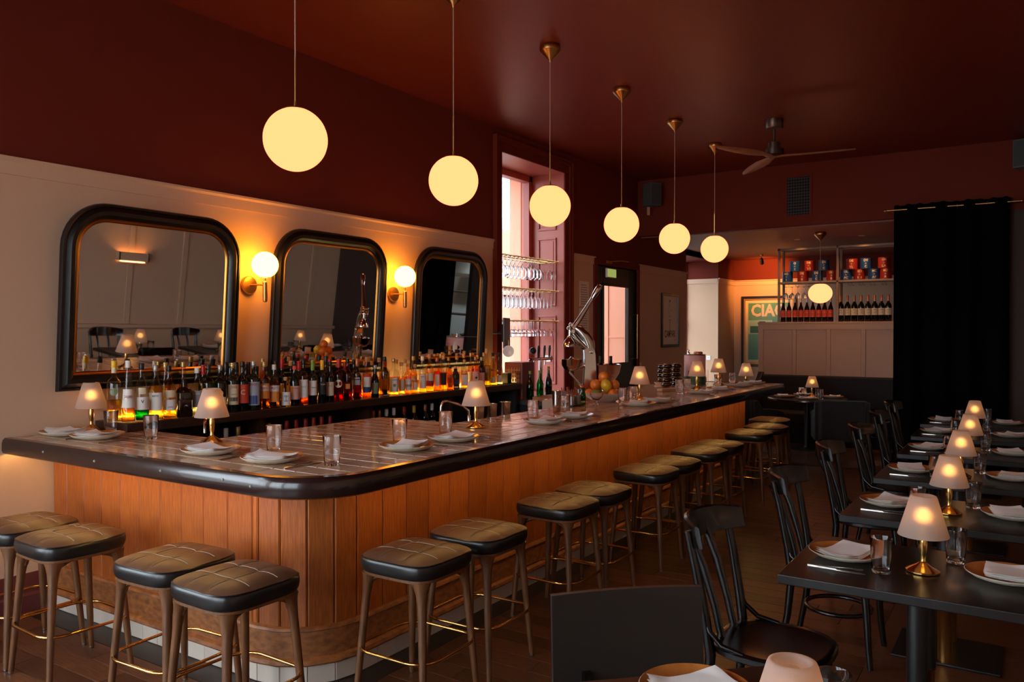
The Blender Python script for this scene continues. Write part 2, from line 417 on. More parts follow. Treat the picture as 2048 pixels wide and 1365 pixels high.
w = struct(MB().box(WX - .1, WX + .03, -2.02, -1.95, .48, 3.52).box(WX - .1, WX + .03, .95, 1.02, .48, 3.52).box(WX - .1, WX + .03, -1.95, .95, 3.45, 3.52).box(WX - .1, WX + .06, -1.95, .95, .48, .55), 'window_6', M_cream, smooth=0)
MB().box(WX - .09, WX - .05, -.52, -.48, .55, 3.45).box(WX - .09, WX - .05, -1.95, .95, 2.3, 2.34).build('sash', M_cream, w, 0)
MB().box(WX - .072, WX - .068, -1.95, .95, .55, 3.45).build('pane', M_pane, w, 0)
# end wall right of the curtain, partition to the kitchen
struct(MB().box(-.235, RX, BY, BY + .10, 0, 3.19), 'wall_end', mat('end_wall_umber', (70, 52, 44), .8), smooth=0)
struct(MB().box(-1.47, -1.40, 11.75, 16.2, 0, LZ), 'wall_partition', mat('partition_black', (26, 24, 24), .7), smooth=0)
struct(MB().box(-1.40, RX, 14.6, 14.7, 0, LZ), 'wall_kitchen', mat('kitchen_tile', (190, 196, 198), .3), smooth=0)
# ---------------------------------------------------------------- door to the street porch
d1 = struct(MB().box(WX - .12, WX + .03, 9.90, 9.99, 0, 2.75).box(WX - .12, WX + .03, 11.36, 11.42, 0, 2.75).box(WX - .12, WX + .03, 9.99, 11.36, 2.66, 2.75), 'door_1', M_red, smooth=0, bevel=.006)
lf = MB()
for (a, b, c, e) in ((9.995, 10.21, .02, 2.65), (11.09, 11.355, .02, 2.65), (10.21, 11.09, 2.41, 2.65), (10.21, 11.09, .02, 1.22)):
    lf.box(WX - .07, WX - .02, a, b, c, e)
lf.build('door_leaf', M_green, d1, 0, .003, 1)
mb = MB()
for (a, b, c, e) in ((10.21, 10.245, 1.22, 2.41), (11.055, 11.09, 1.22, 2.41), (10.21, 11.09, 2.375, 2.41), (10.21, 11.09, 1.22, 1.255)):
    mb.box(WX - .03, WX + .005, a, b, c, e)
mb.build('glazing_bead', M_green, d1, 0, .006, 2)
MB().box(WX - .048, WX - .042, 10.21, 11.09, 1.22, 2.41).build('pane', M_pane, d1, 0)
MB().tube([(WX - .02, 11.28, 1.30), (WX + .05, 11.28, 1.30), (WX + .05, 11.28, 1.98), (WX - .02, 11.28, 1.98)], .013, 8).build('pull_bar', M_brass, d1)
MB().box(WX - .02, WX + .02, 11.10, 11.34, 1.965, 1.985).box(WX - .02, WX + .02, 11.10, 11.34, 1.29, 1.31).build('bolt', M_black, d1, 0, .004)
MB().box(WX - .02, WX + .05, 10.25, 10.40, 2.69, 2.73).tube([(WX + .03, 10.33, 2.72), (WX + .14, 10.5, 2.735), (WX + .10, 10.85, 2.75)], .009, 6).build('door_closer', M_brassb, d1, 30)
ex = thing('exit_sign', 'small lit green exit sign above the dark street door', 'sign', (WX + .03, 10.22, 2.49))
MB().box(0, .03, 0, .30, 0, .13).build('housing', M_white, ex, 0, .004)
MB().box(.03, .032, .01, .29, .008, .122).build('face', M_exit, ex, 0)
# ---------------------------------------------------------------- outside: pink porch, facade, street building
po = tag(MB().box(-6.6, WX - .14, 11.40, 11.52, 0, 3.2).box(-6.6, WX - .14, 9.75, 9.87, 0, 3.2).build('street_porch', M_ext, None, 0), 'pink rendered porch walls outside the street door', 'porch')
MB().box(-6.6, WX - .14, 9.75, 11.52, -.1, 0).build('porch_floor', M_grout, po, 0)
MB().box(-6.22, -6.18, 11.36, 11.40, 0, 3.2).box(-5.62, -5.60, 11.385, 11.40, 0, 3.2).box(-6.6, WX - .14, 11.387, 11.40, 1.62, 1.64).build('render_joint', M_ext, po, 0)
fc = tag(MB().box(-5.97, -5.78, 9.10, 9.36, 0, 4.6).box(-6.12, -5.72, 7.20, 7.52, 0, 4.6).box(-6.12, -5.72, 7.20, 9.36, 3.84, 4.6).box(-6.2, -5.72, 7.2, 9.36, .7, .86).build('window_surround', M_ext, None, 0, .01), 'pink rendered surround outside the tall bar window', 'facade')
bd = thing('street_building', 'pale grey town building across the street beyond the bar window', 'building', (-17, 15, 0))
MB().box(-1, 0, -9, 14, -4, 5.6).build('wall', mat('stone_pale', (196, 204, 210), .9), bd, 0)
MB().box(-1, .35, -9.2, 14.2, 5.6, 5.95).build('cornice', mat('stone_white', (214, 218, 220), .9), bd, 0)
wm = MB().box(0, .05, -.55, .55, 0, 1.9).mesh('window', mat('far_window', (120, 140, 156), .2), 0)
wf = MB().box(0, .09, -.65, -.55, -.1, 2).box(0, .09, .55, .65, -.1, 2).box(0, .09, -.55, .55, 1.9, 2).box(0, .12, -.7, .7, -.15, 0).box(0, .07, -.03, .03, 0, 1.9).box(.0, .07, -.55, .55, .93, .98).mesh('window_frame', mat('far_frame', (226, 230, 232), .8), 0)
for z in (.2, 3.0):
    for y in (-7, -4.6, -2.2, .2, 2.6, 5, 7.4, 9.8, 12):
        o = put('window', wm, bd, (0, y, z)); put('frame', wf, o)
tag(MB().box(-30, -6.2, -20, 60, -.2, -.1).build('street', mat('asphalt', (120, 120, 122), .9), None, 0), kind='structure')
tag(MB().box(-30, 8, -30, -2.9, -.2, -.1).build('pavement', mat('paving', (150, 148, 144), .9), None, 0), kind='structure')

# ================================================================== THE BAR
PX, PY = -2.83, 2.58            # faces of the wooden bar front
NX, NY = -2.47, 2.29            # outer faces of the nosing
ZT = 1.085                      # counter level
RC = .34                        # corner radius of the front
def front_path(off=0.0, n=4, y_end=9.42):
    """points along the bar front line (left wall -> corner -> far end), pushed out by off"""
    cx, cy = PX - RC, PY + RC; r = RC + off
    pts = [(WX + .015, PY - off)] + [(cx + r * math.sin(a), cy - r * math.cos(a)) for a in [PI / 2 * i / n for i in range(n + 1)]] + [(PX + off, y_end)]
    return pts
def strip(pts, prof, mb=None):
    """sweep a profile (offset outwards, z) along the plan path"""
    mb = mb or MB(); n = len(pts); rings = []
    for i, p in enumerate(pts):
        a = Vector(pts[max(i - 1, 0)]); b = Vector(pts[min(i + 1, n - 1)]); q = Vector(p)
        d1 = (q - a).normalized() if i else (b - q).normalized(); d2 = (b - q).normalized() if i < n - 1 else d1
        n1 = Vector((d1.y, -d1.x)); n2 = Vector((d2.y, -d2.x)); nn = (n1 + n2).normalized(); k = 1 / max(nn.dot(n1), .3)
        rings.append([(q.x + nn.x * o * k, q.y + nn.y * o * k, z) for o, z in prof])
    return mb.loft(rings)
bf = thing('panelled_bar', 'orange pine tongue and groove front of the long bar', 'bar', (0, 0, 0))
# carcass behind the boards
strip([(p[0], p[1]) for p in front_path(-.03, 8)], [(0, 0), (0, .99), (-.04, .99), (-.04, 0)]).build('carcass', M_vdark, bf, 0)
# boards
def plank_mesh(w):
    c = .006
    return MB().prism([(-w / 2, .022), (-w / 2, .006), (-w / 2 + c, 0), (w / 2 - c, 0), (w / 2, .006), (w / 2, .022)], 'z', .27, .985)
PK = {}
def bar_board(p, q):
    p = Vector(p); q = Vector(q); L = (q - p).length; key = round(L, 2)
    if key not in PK: PK[key] = plank_mesh(key - .004).mesh('plank', M_plank, 30)
    o = put('plank', PK[key], bf); m = (p + q) / 2; o.location = (m.x, m.y, 0)
    d = (q - p).normalized(); o.rotation_euler = (0, 0, math.atan2(d.y, d.x))
xs = [WX + .017, -4.928, -4.734, -4.549, -4.36, -4.167, -3.97, -3.782, -3.595, -3.399, -3.213, PX - RC]
for a, b in zip(xs, xs[1:]): bar_board((a, PY), (b, PY))
cp = front_path(0, 4)[1:-1]
for a, b in zip(cp, cp[1:]): bar_board(a, b)
y = PY + RC
while y < 9.3:
    b = min(y + .19, 9.42); b = 9.42 if 9.42 - b < .05 else b
    bar_board((PX, y), (PX, b)); y = b
# mouldings
path = front_path(0, 4)
strip(path, [(-.005, .955), (.012, .955), (.018, .963), (.010, .970), (.022, .980), (.022, .992), (-.005, .992)]).build('top_moulding', M_plank, bf, 30)
strip(path, [(-.01, .262), (.016, .262), (.024, .268), (.018, .279), (.006, .285), (-.01, .285)]).build('bead', M_worn, bf, 30)
strip(path, [(-.01, .135), (.014, .135), (.014, .262), (-.01, .262)]).build('skirting_board', M_worn, bf, 30)
strip(path, [(-.01, .100), (.03, .100), (.038, .110), (.034, .128), (.018, .137), (-.01, .137)]).build('base_moulding', M_worn, bf, 30)
tb = MB().box(-.0695, .0695, -.008, .006, .002, .099).mesh('base_tile', M_wtile, 0, .002, 1)
def base_tiles(p, q):
    p = Vector(p); q = Vector(q); L = (q - p).length; k = max(1, round(L / .141)); d = (q - p) / k
    for i in range(k):
        o = put('base_tile', tb, bf); m = p + d * (i + .5); o.location = (m.x, m.y, 0); o.rotation_euler = (0, 0, math.atan2(d.y, d.x)); o.scale = (d.length / .141, 1, 1)
for a, b in zip(path, path[1:]): base_tiles(a, b)
MB().box(PX - .5, PX, 9.405, 9.42, 0, .99).build('end_panel', M_plank, bf, 0)

# counter top: ebonised nosing round the edge, glazed tiles inside
bt = thing('bar_counter', 'tiled bar counter with dark rounded wooden edge', 'bar', (0, 0, 0))
RN = .36
def nose_path(n=10, y_end=9.80):
    cx, cy = NX - RN, NY + RN
    return [(WX + .004, NY)] + [(cx + RN * math.sin(a), cy - RN * math.cos(a)) for a in [PI / 2 * i / n for i in range(n + 1)]] + [(NX, y_end)]
prof = [(-.05, .992), (-.022, .990), (-.006, .998), (0, 1.015), (-.001, 1.055), (-.006, 1.075), (-.018, 1.087), (-.05, 1.089), (-.052, 1.083)]
strip(nose_path(), prof).build('nosing', M_nose, bt, 40)
MB().prism([(9.80, .992), (9.822, .99), (9.838, 1.0), (9.84, 1.05), (9.83, 1.08), (9.80, 1.089), (9.75, 1.089), (9.75, .992)], 'x', -3.80, NX - .002).build('end_nosing', M_nose, bt, 40)
ply = MB()
for i, (px, pz) in enumerate(((-4.62, 1.045), (-4.1, 1.04), (-3.52, 1.045), (-3.05, 1.05), (-2.86, 1.04))):
    ply.lathe([(.005, 0), (.006, .002), (0, .0025)], 8, (0, 0, 0)) if False else ply.sphere(.007, (px, NY + .001, pz), 8, 5)
ply.build('wood_plug', mat('wood_plug', (150, 140, 130), .5), bt)
slab = MB().box(WX + .005, NX - .3, NY + .04, 3.0, .995, 1.076).box(-4.03, NX - .03, NY + .3, 4.40, .995, 1.076).box(-3.34, NX - .03, 4.4, 9.8, .995, 1.076).box(-3.8, -3.34, 6.35, 9.8, .995, 1.076)
cx, cy = NX - RN, NY + RN
slab.loft([[(cx + (RN - .04) * math.sin(a) * f, cy - (RN - .04) * math.cos(a) * f, z) for a in [PI / 2 * i / 8 for i in range(9)] ] + [(cx - .1, cy), (cx-.1, cy - .1)][:1] and [(cx + (RN - .04) * math.sin(a), cy - (RN - .04) * math.cos(a), z) for a in [PI / 2 * i / 8 for i in range(9)]] + [(cx, cy + .02, z)] for f in (1,) for z in (.995, 1.076)])
slab.build('substrate', M_grout, bt, 0)
TW, TH = .150, .130
tm = MB().box(-TW / 2 + .003, TW / 2 - .003, -TH / 2 + .003, TH / 2 - .003, 1.068, ZT).mesh('tile', M_tile, 0, .003, 2)
cells = []
iy = 0; y = NY + .055
def inside(x, y):
    if y < 3.0 and x > WX and x < NX - RN: return True
    if y < 4.40: ok = -4.03 < x < NX - .05
    else: ok = (-3.34 if y < 6.35 else -3.80) < x < NX - .05
    if not ok: return False
    if x > cx and y < cy and math.hypot(x - cx, y - cy) > RN - .045: return False
    return y < 9.76
rest = MB()
for j in range(59):
    yc = NY + .055 + TH * (j + .5)
    for i in range(18):
        xc = -2.56 - TW * (i - .5) - .075
        cells.append((xc, yc))
def clip_tile(xc, yc):
    """outline of one tile cut to the counter shape"""
    x0, x1, y0, y1 = xc - TW / 2 + .003, xc + TW / 2 - .003, yc - TH / 2 + .003, yc + TH / 2 - .003
    left = WX + .006 if yc < 3.0 else (-4.03 if yc < 4.40 else (-3.34 if yc < 6.35 else -3.80))
    x0 = max(x0, left + .004); x1 = min(x1, NX - .055)
    if yc < 3.0 and xc < -4.03: y1 = min(y1, 2.996)
    if x0 > -4.03 and False: pass
    if 4.30 < yc < 4.5 and x0 < -3.34: y1 = min(y1, 4.396)
    y1 = min(y1, 9.745)
    if x1 - x0 < .012 or y1 - y0 < .012: return None
    return x0, x1, y0, y1
full = []; part = []
for (xc, yc) in cells:
    c = clip_tile(xc, yc)
    if not c: continue
    x0, x1, y0, y1 = c
    corner = x1 > cx and y0 < cy and math.hypot(x1 - cx, y0 - cy) > RN - .055
    if corner:
        R2 = RN - .055; pts = []
        poly = [(x0, y0), (x1, y0), (x1, y1), (x0, y1)]
        # clip the rectangle against the rounded corner with a fan of cutting planes
        for k in range(13):
            a = PI / 2 * k / 12; nx_, ny_ = math.sin(a), -math.cos(a)
            out = []
            for q in range(len(poly)):
                p, w_ = poly[q], poly[(q + 1) % len(poly)]
                dp = (p[0] - cx) * nx_ + (p[1] - cy) * ny_ - R2; dw = (w_[0] - cx) * nx_ + (w_[1] - cy) * ny_ - R2
                if dp <= 0: out.append(p)
                if dp * dw < 0:
                    t = dp / (dp - dw); out.append((p[0] + (w_[0] - p[0]) * t, p[1] + (w_[1] - p[1]) * t))
            poly = out
            if len(poly) < 3: break
        if len(poly) >= 3:
            ctr = (sum(p[0] for p in poly) / len(poly), sum(p[1] for p in poly) / len(poly))
            part.append((ctr, MB().prism([(p[0] - ctr[0], p[1] - ctr[1]) for p in poly], 'z', 1.068, ZT).mesh('tile', M_tile, 0)))
        continue
    full.append((abs((x0 + x1) / 2 - 0) + (y0 + y1) / 2, (x0 + x1) / 2, (y0 + y1) / 2, (x1 - x0) / (TW - .006), (y1 - y0) / (TH - .006)))
for ctr, me in part: put('tile', me, bt, (ctr[0], ctr[1], 0))
full.sort()
room = 299 - len(part)
for d, x, y, sx, sy in full[:room]:
    o = put('tile', tm, bt, (x, y, 0)); o.scale = (sx, sy, 1)
if full[room:]:
    mb = MB()
    for d, x, y, sx, sy in full[room:]:
        a, b = sx * (TW - .006) / 2, sy * (TH - .006) / 2; mb.box(x - a, x + a, y - b, y + b, 1.068, ZT)
    o = mb.build('far_tiles', M_tile, bt, 0); o['kind'] = 'stuff'
# LED strips tucked under the counter edge
def led(name, label, boxes, m, parent=None):
    mb = MB()
    for b in boxes: mb.box(*b)
    return tag(mb.build(name, m, None, 0), label, 'light strip')
led('led_strip', 'glowing warm light strip under the short bar end', [(WX + .02, -2.95, NY + .058, NY + .062, .9892, .9948)], M_ledx)
led('led_strip', 'glowing warm light strip under the long bar edge', [(NX - .062, NX - .058, 2.80, 9.7, .9892, .9948)], M_led)

# ================================================================== BACK BAR
SZ = 1.14                                     # bottle shelf level
bb = thing('back_bar', 'dark stained back bar cabinet under the bottle shelf', 'cabinet', (0, 0, 0))
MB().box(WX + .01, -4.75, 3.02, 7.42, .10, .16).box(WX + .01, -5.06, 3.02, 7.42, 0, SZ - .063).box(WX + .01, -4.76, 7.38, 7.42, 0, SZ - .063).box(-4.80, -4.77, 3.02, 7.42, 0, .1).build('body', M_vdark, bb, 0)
for y in (3.9, 5.05, 6.2): MB().box(WX + .02, -4.76, y, y + .04, .16, SZ - .063).build('divider', M_dark, bb, 0)
MB().box(WX + .02, -4.77, 3.04, 7.38, .70, .72).build('inner_shelf', M_dark, bb, 0)
tag(MB().box(WX + .006, -4.73, 3.005, 7.45, SZ - .062, SZ).box(WX + .006, -4.73, 2.85, 3.005, ZT + .002, SZ).build('bottle_shelf', M_dark, None, 0, .004), 'dark wooden bottle shelf running below the three mirrors', 'shelf')
led('led_strip', 'amber light strip along the wall behind the bottles', [(WX + .004, WX + .012, 2.98, 7.4, SZ + .004, SZ + .014)], M_led2)

led('led_strip', 'amber light strip set into the shelf behind the spirit bottles', [(-4.985, -4.965, 5.45, 7.40, SZ + .001, SZ + .008)], emit('led_strip_shelf', (1.0, .64, .20), 28.0))

# ================================================================== MIRRORS, SCONCES, PENDANTS
def ring_frame(mb, out, prof):
    """sweep a profile [(inset, height)] round a closed outline in the x/z plane, height towards -y"""
    n = len(out); rings = []
    for i in range(n):
        a, q, b = Vector(out[i - 1]), Vector(out[i]), Vector(out[(i + 1) % n])
        d1 = (q - a).normalized(); d2 = (b - q).normalized(); n1 = Vector((-d1.y, d1.x)); n2 = Vector((-d2.y, d2.x))
        nn = (n1 + n2).normalized(); k = 1 / max(nn.dot(n1), .4)
        rings.append([(q.x + nn.x * o * k, -h, q.y + nn.y * o * k) for o, h in prof])
    return mb.loft(rings, False, True)
def arch_outline(w, h, r, n=10):
    pts = [(-w / 2, 0), (w / 2, 0)]
    for i in range(n + 1): a = PI / 2 * i / n; pts.append((w / 2 - r + r * math.cos(a), h - r + r * math.sin(a)))
    for i in range(n + 1): a = PI / 2 + PI / 2 * i / n; pts.append((-w / 2 + r + r * math.cos(a), h - r + r * math.sin(a)))
    return pts
for (y0, y1, z0, z1, tilt, lab) in ((2.585, 3.90, 1.345, 2.545, 4.2, 'arched black framed mirror nearest the left edge, reflecting a lit wall light'),
                                    (4.22, 5.53, 1.345, 2.56, 4.2, 'middle black framed arched mirror, between the two globe wall lights'),
                                    (5.95, 7.17, 1.345, 2.57, 3.2, 'black framed arched mirror next to the tall bar window')):
    t = thing('wall_mirror', lab, 'mirror', (WX + .035, (y0 + y1) / 2, z0)); t.rotation_euler = (math.radians(tilt), 0, PI / 2)
    w, h = y1 - y0, z1 - z0; out = arch_outline(w, h, .30)
    ring_frame(MB(), out, [(0, 0), (0, .018), (.006, .032), (.018, .034), (.022, .026), (.030, .030), (.050, .046), (.075, .044), (.092, .030), (.100, .016), (.100, 0)]).build('frame', M_frame, t, 30)
    ring_frame(MB(), out, [(.098, .004), (.098, .017), (.106, .020), (.113, .017), (.118, .010), (.122, .004)]).build('gilt_bead', M_gold, t, 30)
    inn = arch_outline(w - .21, h - .21, .20)
    MB().loft([[(x, -.0065, z + .105) for x, z in inn], [(x, -.003, z + .105) for x, z in inn]]).build('mirror_glass', M_mirror, t, 0)
def sconce(px, py, gpx, gpy, lab):
    p = onx(px, py, WX); g = onx(gpx, gpy, -4.93); g.y = p.y + .055 if False else g.y
    t = thing('wall_sconce', lab, 'wall light', (WX, p.y, p.z))
    MB().lathe([(.068, 0), (.070, .004), (.070, .020), (.066, .026), (.0, .030)], 28).xform(Matrix.Rotation(PI / 2, 4, 'Y')).build('backplate', M_brassb, t)
    gx, gy, gz = g.x - WX, g.y - p.y, g.z - p.z
    MB().tube([(.02, 0, 0), (gx * .8, gy * .55, 0), (gx, gy, -.01)], .006, 8).build('arm', M_brassb, t)
    MB().lathe([(.0, -.135), (.016, -.13), (.018, -.12), (.018, .02), (.008, .028), (.007, gz - .098), (.032, gz - .097), (.034, gz - .088), (.0, gz - .086)], 18, (gx, gy, 0)).build('stem', M_brassb, t)
    MB().sphere(.100, (gx, gy, gz), 28, 18).build('globe', M_sglobe, t, 60)
sconce(496, 571, 530, 530, 'brass globe wall light between the first and second mirrors')
sconce(785, 589, 810, 553.5, 'brass globe wall light between the second and third mirrors')
def pendant_proto(zc=CZ - 2.74, sz=1.0):
    t = thing('globe_pendant', 'x', 'pendant lamp', group='globe pendants')
    R = .1675
    MB().sphere(R, (0, 0, -zc), 40, 26, sz, z1=.93).build('globe', M_globe, t, 60)
    zt = -zc + R * .93 * sz
    MB().lathe([(.062, zt), (.060, zt + .006), (.030, zt + .013), (.010, zt + .016), (.007, zt + .045), (.0, zt + .047)], 24).build('cap', M_brassb, t)
    MB().tube([(0, 0, zt + .04), (0, 0, zt + min(.28, zc * .3))], .0055, 8).build('rod', M_brassb, t)
    MB().tube([(0, 0, zt + min(.28, zc * .3)), (0, 0, -.12)], .0035, 6).build('cord', mat('flex_pale', (186, 150, 130), .7), t)
    MB().lathe([(.007, -.135), (.010, -.118), (.082, -.045), (.085, -.038), (.085, -.012), (.078, 0), (0, 0)], 24).build('canopy', M_brassb, t)
    return t
def pendant_glow(x, y, z):
    l = bpy.data.lights.new('globe_pendant_light', 'POINT'); l.energy = 5.5; l.color = (1, .55, .24); l.shadow_soft_size = .176
    o = bpy.data.objects.new('globe_pendant_light', l); COL.objects.link(o); o.location = (x, y, z)
pp = Proto(pendant_proto())
for i, (px, py) in enumerate(((591, 272), (907, 364), (1100, 414), (1243, 454), (1349, 479), (1429, 500))):
    p = onx(px, py, -3.28)
    pp.place((-3.28, p.y, CZ), 0, f'opal globe pendant above the bar, {ORD[i]} from the left')
    pendant_glow(-3.28, p.y, 2.74)
p = onz(1641, 465, LZ); q = ony(1641, 587, p.y)
Proto(pendant_proto(LZ - q.z, .87)).place((p.x, p.y, LZ), 0, 'squat opal globe pendant over the round corner table'); pendant_glow(p.x, p.y, q.z)

# ================================================================== STOOLS
def stool_proto():
    t = thing('bar_stool', 'x', 'stool', group='bar stools')
    half, rc, n = .215, .095, 24
    def rsq(u, v, s=1.0):
        """map the unit square to a rounded square"""
        m = max(abs(u), abs(v))
        if m < 1e-9: return 0, 0
        a = math.atan2(v, u); c, s_ = math.cos(a), math.sin(a)
        p = 4.2; r = 1 / (abs(c) ** p + abs(s_) ** p) ** (1 / p)
        return c * r * m * half * s, s_ * r * m * half * s
    mb = MB(); vs = []; idx = {}
    for i in range(n + 1):
        for j in range(n + 1):
            u, v = -1 + 2 * i / n, -1 + 2 * j / n; x, y = rsq(u, v, .965); m = max(abs(u), abs(v))
            z = .708 - .020 * max(0, (m - .55) / .45) ** 2.2 + .004 * (1 - m * m)
            for q in (-.34, .34):
                z -= .0042 * math.exp(-((u - q) / .05) ** 2) * (1 if m < .93 else .4) + .0042 * math.exp(-((v - q) / .05) ** 2) * (1 if m < .93 else .4)
            idx[i, j] = len(vs); vs.append((x, y, z))
    fs = [(idx[i, j], idx[i + 1, j], idx[i + 1, j + 1], idx[i, j + 1]) for i in range(n) for j in range(n)]
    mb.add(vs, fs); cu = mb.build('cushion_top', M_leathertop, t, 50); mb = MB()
    per = [(i, 0) for i in range(n)] + [(n, j) for j in range(n)] + [(i, n) for i in range(n, 0, -1)] + [(0, j) for j in range(n, 0, -1)]
    def rim(s, z): return [(vs[idx[k]][0] * s / .965, vs[idx[k]][1] * s / .965, z) for k in per]
    mb.loft([[vs[idx[k]] for k in per], rim(.985, .684), rim(1.0, .672), rim(1.005, .655), rim(.99, .634), rim(.96, .622), rim(.90, .620)], False)
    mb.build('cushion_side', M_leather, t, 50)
    st = MB()
    st.tube([(a * .992, b * .992, .6845) for a, b, _ in rim(1.0, 0)], .0016, 4, True)
    st.build('piping', M_leather, cu)
    th = MB()
    for q in (-.34, .34):
        for ax in (0, 1):
            pts = []
            for k in range(15):
                s_ = -.86 + 1.72 * k / 14; u, v = (q, s_) if ax else (s_, q); x, y = rsq(u, v, .965)
                m = max(abs(u), abs(v)); z = .708 - .020 * max(0, (m - .55) / .45) ** 2.2 + .004 * (1 - m * m) - .0042 - (.0042 if min(abs(s_ - .34), abs(s_ + .34)) < .05 else 0)
                pts.append((x, y, z + .0018))
            th.tube(pts, .0018, 4)
    th.build('seam', M_thread, cu)
    fr = MB(); fr.loft([rim(.93, .606), rim(.955, .609), rim(.955, .621), rim(.93, .624)]); fr.build('seat_frame', M_walnut, t, 40)
    for sx in (-1, 1):
        for sy in (-1, 1):
            a = Vector((sx, sy, 0)).normalized(); b = Vector((-a.y, a.x, 0)); rings = []
            for (z, d, ra, rb) in ((.612, .205, .048, .050), (.585, .218, .032, .036), (.555, .226, .024, .027), (.50, .233, .0195, .021), (.36, .248, .018, .019), (.18, .266, .0165, .0165), (.012, .283, .0135, .0135)):
                c = a * d + Vector((0, 0, z)); rings.append([tuple(c + a * (ra * math.cos(k * PI / 6)) + b * (rb * math.sin(k * PI / 6))) for k in range(12)])
            lg = MB().loft(rings).build('leg', M_walnut, t, 50)
            MB().lathe([(.012, 0), (.0135, .003), (.0135, .012)], 10, (a.x * .2845, a.y * .2845, 0)).build('foot_cap', M_steelb, lg)
            # curved bracket that flares the leg into the seat frame
            for sg in (-1, 1):
                along = Vector((-sx if sg > 0 else 0, 0 if sg > 0 else -sy, 0)); br = []
                for k in range(6):
                    f = k / 5; p0 = a * (.222 - .014 * f) + along * (.012 + .070 * f * f) + Vector((0, 0, .545 + .058 * math.sqrt(f)))
                    br.append(p0)
                MB().tube(br, [.010, .012, .013, .013, .012, .009], 6).build('bracket', M_walnut, lg)
    rg = []
    d = .2055; r = .11
    for (sx, sy, a0) in ((1, 1, 0), (-1, 1, PI / 2), (-1, -1, PI), (1, -1, 1.5 * PI)):
        for k in range(7): a = a0 + PI / 2 * k / 6; rg.append((sx * (d + .012 - r) + r * math.cos(a), sy * (d + .012 - r) + r * math.sin(a), .262))
    MB().tube(rg, .0075, 8, True).build('foot_rail', M_brass, t, 60)
    return t
sp = Proto(stool_proto())
ST = [(-4.535, 2.155, .02), (-4.07, 2.15, -.04), (-3.27, 2.20, .05), (-2.79, 2.16, -.02)]
for i, (x, y, r) in enumerate(ST): sp.place((x, y, 0), r, ['tufted black leather bar stool leftmost, partly cut by the picture edge', 'tufted black leather bar stool second from the left wall', 'tufted black leather bar stool third along the short bar end', 'tufted black leather bar stool nearest the rounded bar corner'][i])
for i, y in enumerate((2.87, 3.37, 4.20, 4.67, 5.53, 6.00, 6.67, 7.14, 8.12, 8.74, 9.45)):
    sp.place((-2.40 if i != 10 else -2.55, y, 0), rnd.uniform(-.02, .02), f'black leather stool on the aisle side of the bar, {ORD[i]} from the corner')
# ================================================================== TABLE LAMPS
def lamp_proto():
    t = thing('table_lamp', 'x', 'lamp', group='small frosted table lamps')
    MB().lathe([(.060, 0), (.0635, .002), (.0635, .007), (.058, .011), (.030, .026), (.016, .036), (.012, .040)], 32).build('base', M_brass, t, 50)
    MB().lathe([(.012, .040), (.0125, .044), (.010, .050), (.013, .070), (.0165, .100), (.0155, .125), (.011, .150), (.0125, .156), (.010, .160), (.010, .185), (0, .186)], 24).build('stem', M_brass, t, 50)
    MB().lathe([(.094, .146), (.0945, .148), (.050, .300), (.047, .306), (.040, .3085), (.034, .304), (.030, .296), (.014, .294)], 36, caps=False).build('shade', M_shade, t, 60)
    MB().sphere(.025, (0, 0, .222), 18, 12).build('bulb', M_bulb, t, 60)
    return t
lp = Proto(lamp_proto())
def lamp(loc, label):
    o = lp.place(loc, rnd.uniform(-.3, .3), label)
    l = bpy.data.lights.new('lamp_light', 'POINT'); l.energy = .10; l.color = (1, .50, .17); l.shadow_soft_size = .02
    q = bpy.data.objects.new('lamp_light', l); COL.objects.link(q); q.location = (loc[0], loc[1], loc[2] + .235)
    return o
for (px, py, lab) in ((186, 856, 'lit frosted table lamp on the counter against the left wall'), (424, 886, 'lit frosted table lamp at the inner corner of the counter'),
                      (952, 856, 'lit frosted table lamp beside the curved bar tap'), (1291, 802, 'lit frosted table lamp right of the fruit bowl'),
                      (1394, 786, 'lit frosted table lamp in front of the olive tin'), (1437, 770, 'lit frosted table lamp before the clear tray near the counter end')):
    p = onz(px, py, ZT); 
    if p.x < -5.0: p.x = -5.0; p.y = 2.775
    if px == 1291: p.x = -3.02; p.y = 6.80
    if px == 1394: p = onx(1394, 786, -3.03)
    lamp((p.x, p.y, ZT + .002), lab)

